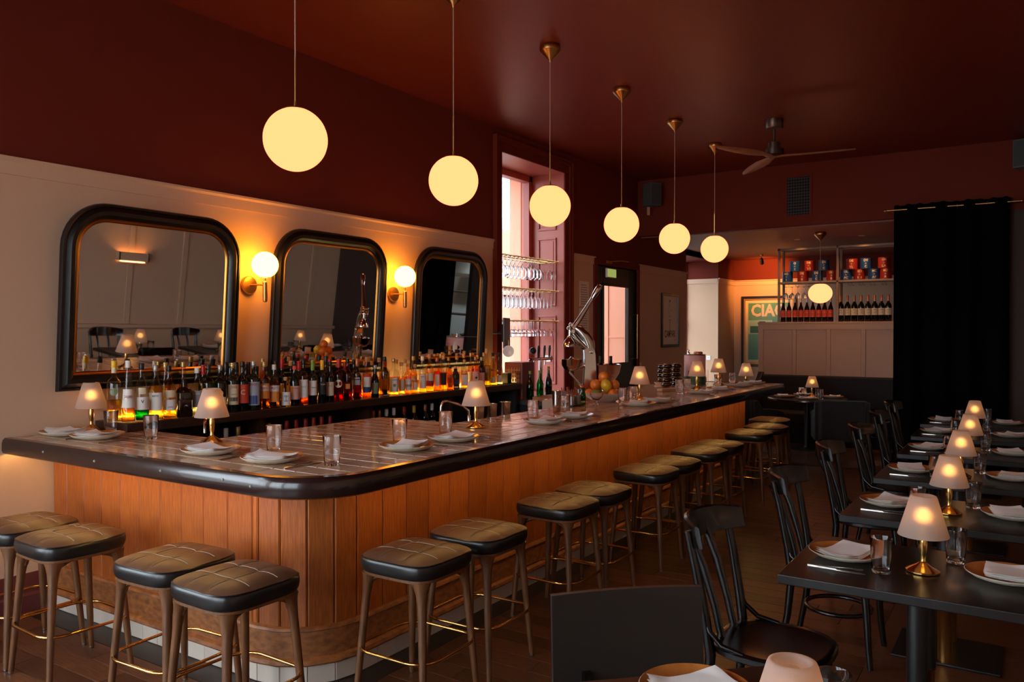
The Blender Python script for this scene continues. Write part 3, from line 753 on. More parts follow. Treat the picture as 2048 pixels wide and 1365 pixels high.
# ================================================================== PLACE SETTINGS
def plate_proto():
    t = thing('dinner_plate', 'x', 'plate', group='stoneware dinner plates')
    MB().lathe([(.0, 0), (.085, 0), (.090, .003), (.125, .012), (.148, .027), (.150, .030), (.1485, .0312)], 40, caps=False).build('dish', M_plate, t, 50)
    MB().lathe([(0, .0065), (.085, .0065), (.122, .015), (.145, .0295), (.1485, .0312)], 40, caps=False).build('glaze', M_plateI, t, 50)
    return t
def napkin_mesh(seed, w=.215, d=.16):
    """a cloth folded in four, soft edges, slightly rumpled"""
    r = random.Random(seed); mb = MB(); nx, ny = 16, 12
    ph = [r.uniform(0, 6) for _ in range(4)]
    def layer(z0, th, ins, sk):
        top = {}; vs = []; fs = []
        for k in (0, 1):
            for i in range(nx + 1):
                for j in range(ny + 1):
                    u, v = -1 + 2 * i / nx, -1 + 2 * j / ny
                    e = max(abs(u), abs(v)) ** 8
                    x = u * (w / 2 - ins) + sk * v * .02 + .003 * math.sin(3 * v + ph[0]); y = v * (d / 2 - ins) + .003 * math.sin(4 * u + ph[1])
                    rr = math.hypot(x, y)
                    hump = max(0, (rr - .083) / .037) * .0095 + .006 * math.sin(1.6 * u + ph[2]) * math.cos(1.2 * v + ph[3]) + .006 * max(0, abs(u) - .4) ** 1.5
                    z = z0 + hump + (th / 2 * math.sqrt(max(0, 1 - e)) if k else -th / 2 * math.sqrt(max(0, 1 - e)))
                    top[k, i, j] = len(vs); vs.append((x, y, z))
        for k in (0, 1):
            for i in range(nx):
                for j in range(ny):
                    q = (top[k, i, j], top[k, i + 1, j], top[k, i + 1, j + 1], top[k, i, j + 1]); fs.append(q if k else q[::-1])
        mb.add(vs, fs)
    layer(.010, .009, 0, .2); layer(.0185, .009, .004, .1); layer(.027, .008, .003, -.1)
    return mb.mesh('napkin', M_linen, 60)
NAPK = [napkin_mesh(k) for k in range(4)]
def glass_proto():
    mb = MB().lathe([(.0, 0), (.033, 0), (.0352, .004), (.0395, .07), (.044, .139), (.0436, .1405), (.0425, .1405), (.0418, .139), (.0378, .07), (.0340, .016), (.030, .012), (0, .0115)], 28, caps=False)
    o = mb.build('tumbler', M_tum, None, 50); return o
def fork_mesh():
    mb = MB()
    L = [(-.095, .0058, .0016), (-.06, .0052, .0024), (-.01, .0030, .0040), (.030, .0028, .0052), (.045, .009, .0050), (.058, .0115, .0036)]
    mb.loft([[(-w, y, z - .001), (w, y, z - .001), (w * .8, y, z + .001), (-w * .8, y, z + .001)] for y, w, z in L])
    for k in range(4):
        x = -.0088 + .00587 * k
        mb.loft([[(x - .0016, y, z - .0008), (x + .0016, y, z - .0008), (x + .0016, y, z + .0008), (x - .0016, y, z + .0008)] for y, z in ((.056, .0036), (.075, .0024), (.098, .0050))])
    return mb.mesh('fork', M_cut, 40)
def knife_mesh():
    mb = MB()
    L = [(-.110, .0065, .0030), (-.108, .0075, .0034), (-.05, .0068, .0034), (.0, .0050, .0030), (.006, .0075, .0016), (.05, .0090, .0013), (.09, .0080, .0010), (.112, .0015, .0006)]
    mb.loft([[(-w, y, .0002), (w, y, .0002), (w * .85, y, 2 * h), (-w * .85, y, 2 * h)] for y, w, h in L])
    return mb.mesh('knife', M_cut, 40)
FORK, KNIFE = fork_mesh(), knife_mesh()
pl = Proto(plate_proto()); tum = glass_proto(); TU = [False]
def tumbler(loc, label, group='clear tumblers'):
    o = tum if not TU[0] else tum.copy()
    if TU[0]: COL.objects.link(o)
    TU[0] = True; o.location = loc; return tag(o, label, 'glass', group)
def cutlery(p, z, ang, where):
    """p: middle of the pair; ang: direction the tines point"""
    d = Vector((math.cos(ang), math.sin(ang), 0)); s = Vector((d.y, -d.x, 0))
    f = put('fork', FORK, None, (p[0] - s.x * .014, p[1] - s.y * .014, z + .0005), ang - PI / 2 + .12); tag(f, f'steel fork {where}', 'fork', 'steel forks')
    k = put('knife', KNIFE, None, (p[0] + s.x * .016, p[1] + s.y * .016, z + .0005), ang - PI / 2 - .05); tag(k, f'steel knife {where}', 'knife', 'steel knives')
def setting(p, z, face, where, gl=None, cut=True, cutoff=.20):
    """face: direction the diner looks (angle); where: phrase naming the setting"""
    pl.place((p[0], p[1], z + .001), rnd.uniform(0, 6), f'stoneware plate {where}')
    n = put('napkin', rnd.choice(NAPK), None, (p[0], p[1], z + .0045), face + rnd.uniform(-.45, .45) + PI / 2); tag(n, f'folded white linen napkin {where}', 'napkin', 'folded napkins')
    if cut:
        r = face - PI / 2; cutlery((p[0] + cutoff * math.cos(r), p[1] + cutoff * math.sin(r)), z, face, where)
    if gl: tumbler((gl[0], gl[1], z + .001), f'clear tumbler {where}')
BARP = [(115, 868), (192, 878), (416, 909), (546, 924), (811, 900), (911, 883), (1090, 848), (1149, 837), (1270, 812), (1310, 805), (1394, 788), (1421, 780.5), (1480, 774), (1510, 769)]
BARG = [(222, 867), (302, 879), (548, 905), (664, 932), (803, 889), (891, 870), (1067, 841), (1128, 828), (1247, 809), (1287, 806), (1359, 788), (1380, 786), (1444, 775), (1475, 770)]
for i, ((a, b), (c, d)) in enumerate(zip(BARP, BARG)):
    p = onz(a, b, ZT); g = onz(c, d, ZT)
    w = f'at the {ORD[i]} bar setting counted from the left wall'
    if i < 4: setting((max(p.x, -4.93), 2.58 if i == 0 else 2.60), ZT, PI / 2, w, (max(g.x, -4.80), max(g.y, 2.66)), cutoff=.20)
    else:
        setting((-2.79, p.y), ZT, PI, w, (min(-2.97, g.x), g.y - .0), cutoff=.195)
# ================================================================== DINING TABLES
def table_proto():
    t = thing('dining_table', 'x', 'table', group='black two-seat tables')
    MB().box(-.48, .48, -.37, .37, .712, .75).build('tabletop', M_table, t, 0, .004, 2)
    for sy in (-.16, .16):
        c = MB().lathe([(.038, .30), (.038, .70)], 20, (0, sy, 0)).build('column', M_black, t, 50)
        MB().lathe([(.034, .012), (.034, .30), (.039, .305)], 20, (0, sy, 0)).build('sleeve', M_brassb, c, 50)
    MB().box(-.25, .25, -.22, .22, 0, .012).build('foot_plate', M_black, t, 0, .004)
    MB().box(-.20, .20, -.2, .2, .70, .712).build('top_plate', M_black, t, 0)
    return t
def bentwood_proto():
    """seat centre at the origin, sitter looks along +x"""
    t = thing('bentwood_chair', 'x', 'chair', group='black bentwood chairs')
    def oval(rx, ry, z, n=28): return [(rx * math.copysign(abs(math.cos(2 * PI * k / n)) ** .72, math.cos(2 * PI * k / n)), ry * math.copysign(abs(math.sin(2 * PI * k / n)) ** .72, math.sin(2 * PI * k / n)), z) for k in range(n)]
    MB().loft([oval(.215, .215, .428), oval(.232, .230, .438), oval(.232, .230, .458), oval(.222, .220, .466), oval(.20, .198, .462), oval(.10, .10, .455)]).build('seat', M_ebony, t, 50)
    for sy in (-1, 1):
        MB().tube([(.155, sy * .150, .44), (.172, sy * .165, .30), (.185, sy * .178, .12), (.198, sy * .19, 0)], [.021, .020, .017, .015], 10).build('front_leg', M_ebony, t, 60)
        MB().tube([(-.255, sy * .20, 0), (-.215, sy * .19, .20), (-.195, sy * .185, .42), (-.215, sy * .19, .56), (-.252, sy * .20, .76), (-.286, sy * .206, .91)], [.016, .019, .022, .021, .019, .016], 10).build('back_post', M_ebony, t, 60)
        MB().tube([(-.222, sy * .188, .58), (-.195, sy * .200, .52), (-.14, sy * .208, .475), (-.05, sy * .212, .462)], [.009, .011, .011, .009], 8).build('brace', M_ebony, t, 60)
        MB().tube([(-.195, sy * .07, .455), (-.225, sy * .07, .58), (-.275, sy * .075, .74), (-.335, sy * .08, .87)], [.017, .018, .020, .018], 8, flat=.55).build('splat', M_ebony, t, 60)
    rings = []
    for k in range(15):
        y = -.235 + .47 * k / 14; b = -.348 + .115 * abs(y / .235) ** 2.4; h = .056 * (1 - .30 * abs(y / .235) ** 3)
        rings.append([(b - .016, y, .895 + h), (b - .004, y, .902 + h), (b + .008, y, .895 + h), (b + .024, y, .895 - h), (b + .014, y, .890 - h), (b + .002, y, .895 - h)])
    MB().loft(rings).build('top_rail', M_ebony, t, 50)
    MB().tube([(.165 * math.cos(2 * PI * k / 24), .165 * math.sin(2 * PI * k / 24), .235) for k in range(24)], .012, 8, True).build('ring_stretcher', M_ebony, t, 60)
    return t
tp = Proto(table_proto()); bw = Proto(bentwood_proto())
TY = [3.60, 4.83, 6.08, 7.31, 8.55, 9.68]; TXX = [-.36, -.36, -.385, -.40, -.44, -.48]
for i, (x, y) in enumerate(zip(TXX, TY)):
    w = f'{ORD[i]} table of the right-hand row'
    tp.place((x, y, 0), 0, f'black oak dining table, {ORD[i]} from the front of the row'); zt = .75
    setting((x - .295, y + .03), zt, 0, f'on the aisle side of the {w}', (x - .135, y - .12), cutoff=.20)
    setting((x + .295, y + .04), zt, PI, f'on the wall side of the {w}', (x + .105, y + .20), cutoff=.20)
    if i < 5: lamp((x + .005, y - .02 + (.2 if i == 4 else 0), zt + .002), f'lit frosted lamp on the {w}')
    bw.place((x - .50, y - (.33, .28, .25, .22, .18, .1)[i], 0), rnd.uniform(-.06, .06), f'black bentwood chair on the aisle side of the {w}')
    if i < 5: bw.place((x + .60, y, 0), PI + rnd.uniform(-.06, .06), f'black bentwood chair on the wall side of the {w}')
# ---------------------------------------------------------------- near table and flat-backed chair at the bottom of the picture
nt_ = thing('dining_table', 'black table at the bottom edge of the picture, nearest the camera', 'table', (-.62, 1.83, 0), math.radians(44))
MB().box(-.37, .37, -.37, .37, .712, .75).build('tabletop', M_table, nt_, 0, .004, 2)
MB().lathe([(.045, .012), (.045, .712)], 20).build('column', M_black, nt_, 50)
MB().box(-.24, .24, -.24, .24, 0, .012).build('foot_plate', M_black, nt_, 0, .004)
p = onz(1392, 1398, .75)
setting((p.x, p.y), .75, math.radians(-46), 'on the table nearest the camera', None, cut=False)
p = onz(1585, 1322, 1.06); lamp((p.x, p.y, .752), 'lit frosted lamp on the table nearest the camera, cut by the picture edge')
p = onz(1665, 1352, .885); tumbler((p.x, p.y, .751), 'clear tumbler on the table nearest the camera')
fc_ = thing('plywood_chair', 'dark chair with flat board back at the bottom centre', 'chair', (-.93, 2.235, 0), math.radians(-46))
# local: sitter looks along +x, back board at x = -.24
rings = []
for k in range(9):
    y = -.262 + .524 * k / 8; b = -.245 - .012 * (1 - (y / .262) ** 2)
    rings.append([(b, y, .50), (b - .022, y, .50), (b - .052, y, .850 + .004 * (1 - (y / .262) ** 2)), (b - .030, y, .850 + .004 * (1 - (y / .262) ** 2))])
MB().loft(rings).build('backrest', mat('dark_ply', (30, 25, 23), .42, var=(6, (24, 20, 19), (1, 1, 16)), bump=(20, .05, .002)), fc_, 30)
MB().loft([[(x * s, y * s, z) for x, y in ((-.22, -.22), (.2, -.24), (.22, 0), (.2, .24), (-.22, .22))] for z, s in ((.44, .97), (.452, 1), (.468, 1), (.475, .97))]).build('seat', M_table, fc_, 30)
for sx, sy in ((1, 1), (1, -1), (-1, 1), (-1, -1)): MB().tube([(sx * .17, sy * .18, .445), (sx * .2, sy * .2, 0)], [.016, .012], 8).build('leg', M_ebony, fc_, 60)
for sy in (-1, 1): MB().box(-.262, -.225, sy * .15 - .015, sy * .15 + .015, .44, .60).build('back_bracket', M_ebony, fc_, 0)

# ================================================================== BOTTLES ON THE BACK BAR
def liquid(name, col):
    if name in MATS: return MATS[name]
    m = bpy.data.materials.new(name); m.use_nodes = True; N = m.node_tree.nodes; L = m.node_tree.links
    N.remove(N['Principled BSDF'])
    t = N.new('ShaderNodeBsdfTransparent'); t.inputs[0].default_value = lin(col)
    r = N.new('ShaderNodeBsdfRefraction'); r.inputs['IOR'].default_value = 1.33; r.inputs[0].default_value = lin(col)
    x = N.new('ShaderNodeMixShader'); x.inputs[0].default_value = .45; L.new(t.outputs[0], x.inputs[1]); L.new(r.outputs[0], x.inputs[2])
    L.new(x.outputs[0], N['Material Output'].inputs[0]); MATS[name] = m
    return m
GL = {'clear': thin_glass('bottle_clear', (244, 246, 240)), 'straw': thin_glass('bottle_straw', (240, 222, 150)), 'amber': thin_glass('bottle_amber', (246, 206, 140)),
      'green': thin_glass('bottle_green', (96, 168, 84)), 'emerald': thin_glass('bottle_emerald', (40, 176, 84)), 'red': thin_glass('bottle_red', (214, 60, 52)),
      'dark': mat('bottle_dark_glass', (12, 18, 14), .06, spec=.6), 'brown': mat('bottle_brown_glass', (30, 14, 8), .06, spec=.6), 'olive': mat('bottle_olive_glass', (22, 30, 14), .06, spec=.6)}
LQ = {'yellow': liquid('liqueur_yellow', (255, 226, 120)), 'orange': liquid('liqueur_orange', (255, 200, 104)), 'green': liquid('liqueur_green', (20, 150, 66)),
      'red': liquid('liqueur_red', (246, 44, 34)), 'amber': liquid('liqueur_amber', (255, 200, 110)), 'pale': liquid('liqueur_pale', (250, 240, 196)), 'rust': liquid('liqueur_rust', (240, 146, 76)), 'lime': liquid('liqueur_lime', (214, 214, 30))}
CAPC = {'white': (222, 216, 210), 'black': (22, 22, 24), 'gold': (190, 156, 92), 'silver': (178, 176, 174), 'red': (176, 32, 34), 'yellow': (224, 176, 32), 'green': (112, 158, 52), 'copper': (182, 112, 70), 'blue': (28, 34, 62), 'purple': (92, 40, 48)}
def capmat(c): return M_cork if c == 'cork' else mat('cap_' + c, CAPC[c], .35, .6 if c in ('gold', 'silver', 'copper') else 0)
LABC = {'white': (226, 220, 212), 'cream': (214, 196, 164), 'red': (206, 66, 44), 'grey': (150, 150, 156), 'orange': (224, 140, 56), 'pink': (206, 158, 148), 'black': (24, 22, 22), 'blue': (36, 62, 120), 'sage': (120, 128, 96), 'ink': (36, 30, 30), 'crimson': (160, 24, 30)}
def labmat(c): return mat('label_' + c, LABC[c], .6)
def profile(kind, R, H):
    """(radius, height) of the glass, foot to lip"""
    n = .0135
    if kind == 'cone': return [(R * .9, 0), (R, .006), (R * .96, H * .10), (R * .82, H * .40), (R * .58, H * .66), (.018, H * .82), (n, H * .88), (n, H * .93)]
    if kind == 'wine': return [(R * .93, 0), (R, .006), (R, H * .56), (R * .97, H * .60), (R * .80, H * .66), (R * .52, H * .71), (n + .003, H * .76), (n, H * .80), (n, H * .93)]
    if kind == 'slope': return [(R * .93, 0), (R, .006), (R, H * .46), (R * .93, H * .54), (R * .70, H * .64), (R * .46, H * .72), (n + .002, H * .80), (n, H * .93)]
    if kind == 'squat': return [(R * .93, 0), (R, .006), (R, H * .60), (R * .96, H * .66), (R * .72, H * .74), (.018, H * .79), (.016, H * .92)]
    return [(R * .93, 0), (R, .006), (R, H * .60), (R * .98, H * .635), (R * .86, H * .675), (R * .55, H * .71), (n + .002, H * .74), (n, H * .93)]   # round shoulder
def band(R, z0, z1, half, n=14, bulge=.0007, pr=None):
    """a label wrapped round the front (-y) of a bottle"""
    rr = lambda z: R + bulge
    return MB().loft([[((R + k) * math.sin(a), -(R + k) * math.cos(a), z) for z, k in ((z0, bulge), (z1, bulge), (z1, bulge * .3), (z0, bulge * .3))] for a in [-half + 2 * half * i / n for i in range(n + 1)]])
def disc(R, zc, r, n=16):
    """a round label wrapped on the front"""
    pts = []
    for k in range(n): a = 2 * PI * k / n; u = r * math.cos(a); pts.append((u, zc + r * math.sin(a)))
    f = lambda u, z, k: ((R + k) * math.sin(u / R), -(R + k) * math.cos(u / R), z)
    vs = [f(0, zc, .0012)] + [f(u, z, .0012) for u, z in pts]
    return MB().add(vs, [(0, 1 + k, 1 + (k + 1) % n) for k in range(n)])
def bottle(loc, H, R, kind, gl, cap, label, labels=(), liq=None, fill=.55, texts=(), rz=None, square=False, name='bottle', cat='bottle', group='bottles on the back bar', caph=.10, discs=()):
    t = thing(name, label, cat, loc, 0, group)
    if rz is None: rz = math.atan2(-loc[0], loc[1]) + rnd.uniform(-.12, .22)
    t.rotation_euler = (0, 0, rz)
    pr = profile(kind, R, H)
    if square:
        R *= .88
        def sq(r, z, p=5): return [(r * math.cos(a) / (abs(math.cos(a)) ** p + abs(math.sin(a)) ** p) ** (1 / p), r * math.sin(a) / (abs(math.cos(a)) ** p + abs(math.sin(a)) ** p) ** (1 / p), z) for a in [2 * PI * k / 24 for k in range(24)]]
        MB().loft([sq(r, z, 5 if r > R * .6 else 2) for r, z in pr]).build('glass', GL[gl], t, 50)
    else: MB().lathe(pr, 20).build('glass', GL[gl], t, 50)
    if liq:
        hz = H * fill; ip = [(max(r - .003, .002), max(z, .008)) for r, z in pr if z < hz - .004]
        rt = next((a[0] + (b[0] - a[0]) * (hz - a[1]) / (b[1] - a[1]) for a, b in zip(pr, pr[1:]) if a[1] <= hz <= b[1]), R)
        ip.append((rt - .003, hz)); MB().lathe(ip, 18).build('liquid', LQ[liq], t, 50)
    MB().lathe([(.0155, H * .93 - H * caph * .45), (.0165, H * .93 - H * caph * .4), (.0165, H * .955), (.0160, H * .96), (.0168, H * .965), (.0168, H - .004), (.0145, H), (0, H)], 14).build('cap', capmat(cap), t, 50)
    for (c, z0, z1, half) in labels:
        if square:
            w = R * math.sin(min(half, 1.2)) * 1.05; MB().box(-w, w, -R - .0012, -R + .002, H * z0, H * z1).build('label', labmat(c), t, 0)
        else:
            rr = next((a[0] + (b[0] - a[0]) * (H * (z0 + z1) / 2 - a[1]) / (b[1] - a[1]) for a, b in zip(pr, pr[1:]) if a[1] <= H * (z0 + z1) / 2 <= b[1]), R)
            if kind == 'cone' or rr < R * .9:
                r0, r1 = [next((a[0] + (b[0] - a[0]) * (H * q - a[1]) / (b[1] - a[1]) for a, b in zip(pr, pr[1:]) if a[1] <= H * q <= b[1]), R) for q in (z0, z1)]
                MB().loft([[((r0 + .001) * math.sin(a), -(r0 + .001) * math.cos(a), H * z0), ((r1 + .001) * math.sin(a), -(r1 + .001) * math.cos(a), H * z1), ((r1 + .0003) * math.sin(a), -(r1 + .0003) * math.cos(a), H * z1), ((r0 + .0003) * math.sin(a), -(r0 + .0003) * math.cos(a), H * z0)] for a in [-half + 2 * half * i / 12 for i in range(13)]]).build('label', labmat(c), t, 40)
            else: band(R, H * z0, H * z1, half).build('label', labmat(c), t, 40)
    for (c, zc, r) in discs: disc(R, H * zc, r).build('label', labmat(c), t, 0)
    for (body, c, zc, size, w) in texts:
        if square: lettering(body, labmat(c), t, Matrix.Translation((0, -R - .0022, H * zc)) @ Matrix.Rotation(PI / 2, 4, 'X'), size, .01, w)
        else: lettering(body, labmat(c), t, None, size, .01, w, bend=((R if kind != 'cone' else R * .84) + .0022, H * zc))
    return t
XF, XM, XB = -4.805, -4.905, -5.00
def shelf_bottle(px, ytop, wpx, X=XF, **k):
    g = onx(px, ytop, X); base = onx(px, 800, X); dp = depth(g)
    H = min(max(g.z - SZ, .2), .40); R = wpx
    return bottle((X, g.y, SZ + .001), H, R, **k)
W_ = 'white'; C_ = 'cream'
FRONT = [
 (228, 722, 34, dict(kind='round', gl='clear', cap='yellow', liq='yellow', fill=.36, labels=[(C_, .80, .92, 3.1), ('crimson', .23, .24, .9)], discs=[('sage', .50, .024)], texts=[('Tapatio', 'crimson', .27, .030, .062)], label='clear bottle with yellow cap and gold liquor, first on the shelf')),
 (256, 722, 28, dict(kind='cone', gl='clear', cap='white', liq='orange', fill=.24, labels=[(W_, .24, .54, 1.2)], texts=[('GALLIANO', 'crimson', .42, .022, .05)], label='tall tapering bottle with white cap and orange liqueur')),
 (283, 727, 29, dict(kind='slope', gl='clear', cap='black', liq='green', fill=.20, labels=[(W_, .20, .42, 1.1), (C_, .47, .58, .5)], texts=[('V', 'ink', .34, .03, None)], label='clear bottle with a little green liqueur below its label')),
 (311, 731, 31, dict(kind='slope', gl='clear', cap='silver', liq='yellow', fill=.62, labels=[(W_, .18, .50, .85)], texts=[('BRIOTTET', 'ink', .44, .014, .04)], label='pale yellow bottle with silver cap and white label')),
 (338, 732, 28, dict(kind='slope', gl='straw', cap='black', liq='pale', fill=.28, labels=[(W_, .16, .36, 1.0), (C_, .40, .54, .9)], texts=[('CASSIS', 'ink', .22, .011, .03)], label='straw coloured bottle with two white labels and black cap')),
 (368, 758, 40, dict(kind='squat', gl='brown', cap='black', square=True, labels=[(C_, .20, .44, 1.2)], texts=[('MR BLACK', 'ink', .33, .018, .058)], label='squat square black bottle with cream banner label')),
 (394, 736, 29, dict(kind='slope', gl='clear', cap='white', liq='pale', fill=.5, labels=[('grey', .18, .52, .9)], texts=[('BELSAZAR', 'white', .46, .018, .05)], label='clear bottle with white cap and silver grey label')),
 (417, 730, 26, dict(kind='round', gl='green', cap='black', liq='green', fill=.45, labels=[('ink', .12, .46, 1.2)], label='green bottle with black cap behind the corner lamp')),
 (440, 731, 25, dict(kind='round', gl='dark', cap='silver', labels=[(W_, .12, .34, 1.0)], discs=[('orange', .42, .020), ], texts=[('BRANCA', 'ink', .24, .014, .04)], label='dark green bottle with round orange badge')),
 (465, 726, 24, dict(kind='round', gl='olive', cap='gold', labels=[(C_, .15, .56, 1.0), ('ink', .22, .30, .7)], texts=[('ZUCCA', 'crimson', .51, .026, .048), ('RABARBARO', 'ink', .36, .010, .04)], label='olive bottle with gold cap, cream label and red lettering')),
 (485, 724, 23, dict(kind='wine', gl='dark', cap='black', labels=[('red', .16, .54, 1.3)], texts=[('AMARO', 'orange', .48, .010, .03), ('C', 'cream', .38, .05, None)], label='dark bottle with large red orange label')),
 (507, 723, 29, dict(kind='round', gl='olive', cap='silver', labels=[('grey', .10, .58, 1.0), ('blue', .12, .30, .6)], texts=[('BRAULIO', 'crimson', .53, .024, .056)], label='broad dark bottle with silver cap and grey blue label')),
 (528, 724, 22, dict(kind='round', gl='amber', cap='gold', liq='amber', fill=.55, labels=[('orange', .22, .54, 1.1), (W_, .38, .50, 1.0)], texts=[('AVERNA', 'crimson', .44, .022, .048)], label='amber bottle with gold cap and orange label')),
 (548, 730, 21, dict(kind='slope', gl='clear', cap='white', liq='orange', fill=.66, labels=[('orange', .14, .38, 1.1), (W_, .38, .52, 1.1)], texts=[('MELETTI', 'crimson', .46, .024, .05)], label='orange liqueur bottle with white cap, red lettering')),
 (571, 755, 21, dict(kind='squat', gl='straw', cap='cork', liq='yellow', fill=.45, labels=[(W_, .05, .50, .9)], discs=[('grey', .28, .026)], label='short corked bottle with ornate white oval label')),
 (589, 722, 20, dict(kind='slope', gl='dark', cap='black', labels=[('pink', .14, .44, 1.1), ('red', .80, .90, 3.1)], texts=[('ST GERM', 'crimson', .39, .016, .045)], label='dark bottle with pink label and red neck band')),
 (607, 720, 19, dict(kind='round', gl='amber', cap='black', liq='rust', fill=.6, labels=[(W_, .16, .56, .95)], texts=[('FERNET', 'grey', .40, .014, .04)], label='brown glass bottle with tall white patterned label')),
 (625, 722, 18, dict(kind='wine', gl='dark', cap='green', labels=[(W_, .20, .54, 1.0)], texts=[('COCCHI', 'ink', .38, .014, .04)], caph=.34, label='dark bottle with light green foil and white label')),
 (644, 721, 18, dict(kind='wine', gl='dark', cap='yellow', labels=[('ink', .2, .5, 1.0)], texts=[('Carpano', 'cream', .44, .018, .045)], caph=.34, label='black bottle with mustard yellow foil')),
 (660, 724, 17, dict(kind='wine', gl='dark', cap='black', labels=[(C_, .16, .50, 1.0)], texts=[('ANTICA', 'ink', .40, .012, .035)], label='black bottle with cream portrait label')),
 (677, 719, 19, dict(kind='round', gl='red', cap='red', liq='red', fill=.6, discs=[(C_, .42, .033)], texts=[('LUXARDO', 'ink', .44, .010, .04)], caph=.30, label='ruby bottle with red foil and round cream label')),
 (695, 718, 18, dict(kind='round', gl='red', cap='black', liq='red', fill=.55, labels=[('orange', .28, .40, .6)], label='glowing red bottle with black cap')),
 (714, 718, 18, dict(kind='round', gl='clear', cap='copper', liq='red', fill=.34, labels=[('grey', .36, .48, .8)], texts=[('CAMPARI', 'white', .52, .022, .052)], caph=.26, label='clear bottle half filled with red aperitif, copper foil')),
 (733, 715, 17, dict(kind='slope', gl='amber', cap='cork', liq='amber', fill=.5, labels=[(W_, .28, .52, 1.0), ('red', .52, .60, 1.0), ('blue', .14, .28, 1.0)], label='corked bottle with red, white and blue label')),
 (750, 731, 16, dict(kind='slope', gl='dark', cap='silver', labels=[('sage', .12, .46, 1.0)], label='dark bottle with silver collar and framed sage label')),
 (769, 714, 21, dict(kind='round', gl='straw', cap='black', liq='pale', fill=.58, labels=[('sage', .03, .05, 1.5)], label='pale straw bottle with diamond cut glass')),
 (787, 717, 20, dict(kind='round', gl='clear', cap='gold', liq='orange', fill=.5, labels=[(W_, .10, .48, 1.05)], discs=[('sage', .28, .014)], texts=[('ALVARO', 'ink', .42, .014, .045)], label='clear bottle with white label and small tree emblem')),
 (803, 725, 14, dict(kind='slope', gl='clear', cap='cork', liq='amber', fill=.5, labels=[(C_, .12, .46, 1.0)], label='slim clear bottle with cream label, right of the tree label')),
 (816, 727, 15, dict(kind='round', gl='amber', cap='cork', liq='amber', fill=.55, labels=[(W_, .12, .50, 1.0), ('crimson', .24, .32, 1.0)], label='whisky bottle with dark red sash over its label')),
 (830, 729, 16, dict(kind='slope', gl='clear', cap='cork', liq='amber', fill=.45, labels=[(C_, .12, .38, .8)], label='clear whisky bottle with low cream label')),
 (845, 713, 15, dict(kind='round', gl='clear', cap='white', liq='amber', fill=.5, labels=[(W_, .12, .50, 1.1)], texts=[('NARDINI', 'ink', .44, .013, .04)], label='tall white capped bottle of amber spirit')),
 (859, 709, 17, dict(kind='round', gl='amber', cap='cork', liq='yellow', fill=.5, labels=[(C_, .30, .50, 1.1), ('crimson', .16, .30, 1.1)], label='corked rum bottle with red and cream label')),
 (874, 716, 15, dict(kind='slope', gl='amber', cap='copper', liq='rust', fill=.6, labels=[(W_, .15, .50, .6)], label='orange brown bottle with narrow white label')),
 (887, 711, 15, dict(kind='round', gl='clear', cap='cork', liq='amber', fill=.52, labels=[('black', .16, .50, .9)], label='tall corked bottle with black label')),
 (900, 732, 14, dict(kind='squat', gl='amber', cap='black', liq='orange', fill=.5, square=True, labels=[('orange', .10, .30, .8)], label='small square bottle of glowing orange spirit')),
 (911, 733, 15, dict(kind='squat', gl='dark', cap='cork', labels=[('blue', .20, .44, 1.1), (C_, .06, .14, .8)], label='dark squat bottle with navy label and cork')),
 (929, 720, 15, dict(kind='round', gl='clear', cap='cork', liq='orange', fill=.5, labels=[(W_, .10, .48, 1.1)], label='corked clear bottle left of the shelf lamp')),
 (951, 714, 16, dict(kind='round', gl='amber', cap='copper', liq='rust', fill=.6, labels=[('pink', .12, .52, 1.1)], discs=[('ink', .32, .012)], label='brown bottle with pink label and dark round seal')),
 (963, 715, 14, dict(kind='round', gl='brown', cap='gold', labels=[('pink', .12, .48, 1.0)], label='very dark brown bottle beside the yellow ribbed one')),
 (973, 698, 18, dict(kind='slope', gl='straw', cap='cork', liq='lime', fill=.56, labels=[('sage', .02, .04, 1.4)], label='tall ribbed bottle of yellow liqueur near the shelf end')),
 (986, 706, 16, dict(kind='slope', gl='straw', cap='black', liq='pale', fill=.5, labels=[(C_, .08, .26, .9)], label='black capped pale bottle, second from the shelf end')),
 (998, 706, 15, dict(kind='slope', gl='clear', cap='black', liq='pale', fill=.46, labels=[(W_, .08, .30, .9), ('crimson', .34, .42, .6)], label='black capped clear bottle at the window end of the shelf')),
]
RS = [min(max(w / 2 * depth(onx(px, 800, XF)) / FPX, .026), .052) for px, yt, w, k in FRONT]; YS = [onx(f[0], 800, XF).y for f in FRONT]
RS[0] = min(RS[0], .043)
for _ in range(3):
    for i in range(len(RS) - 1):
        d = YS[i + 1] - YS[i] - .002
        if RS[i] + RS[i + 1] > d: q = d / (RS[i] + RS[i + 1]); RS[i] *= q; RS[i + 1] *= q
for i, ((px, yt, w, k), r) in enumerate(zip(FRONT, RS)): shelf_bottle(px, yt, r, XF if i else -4.88, **k)
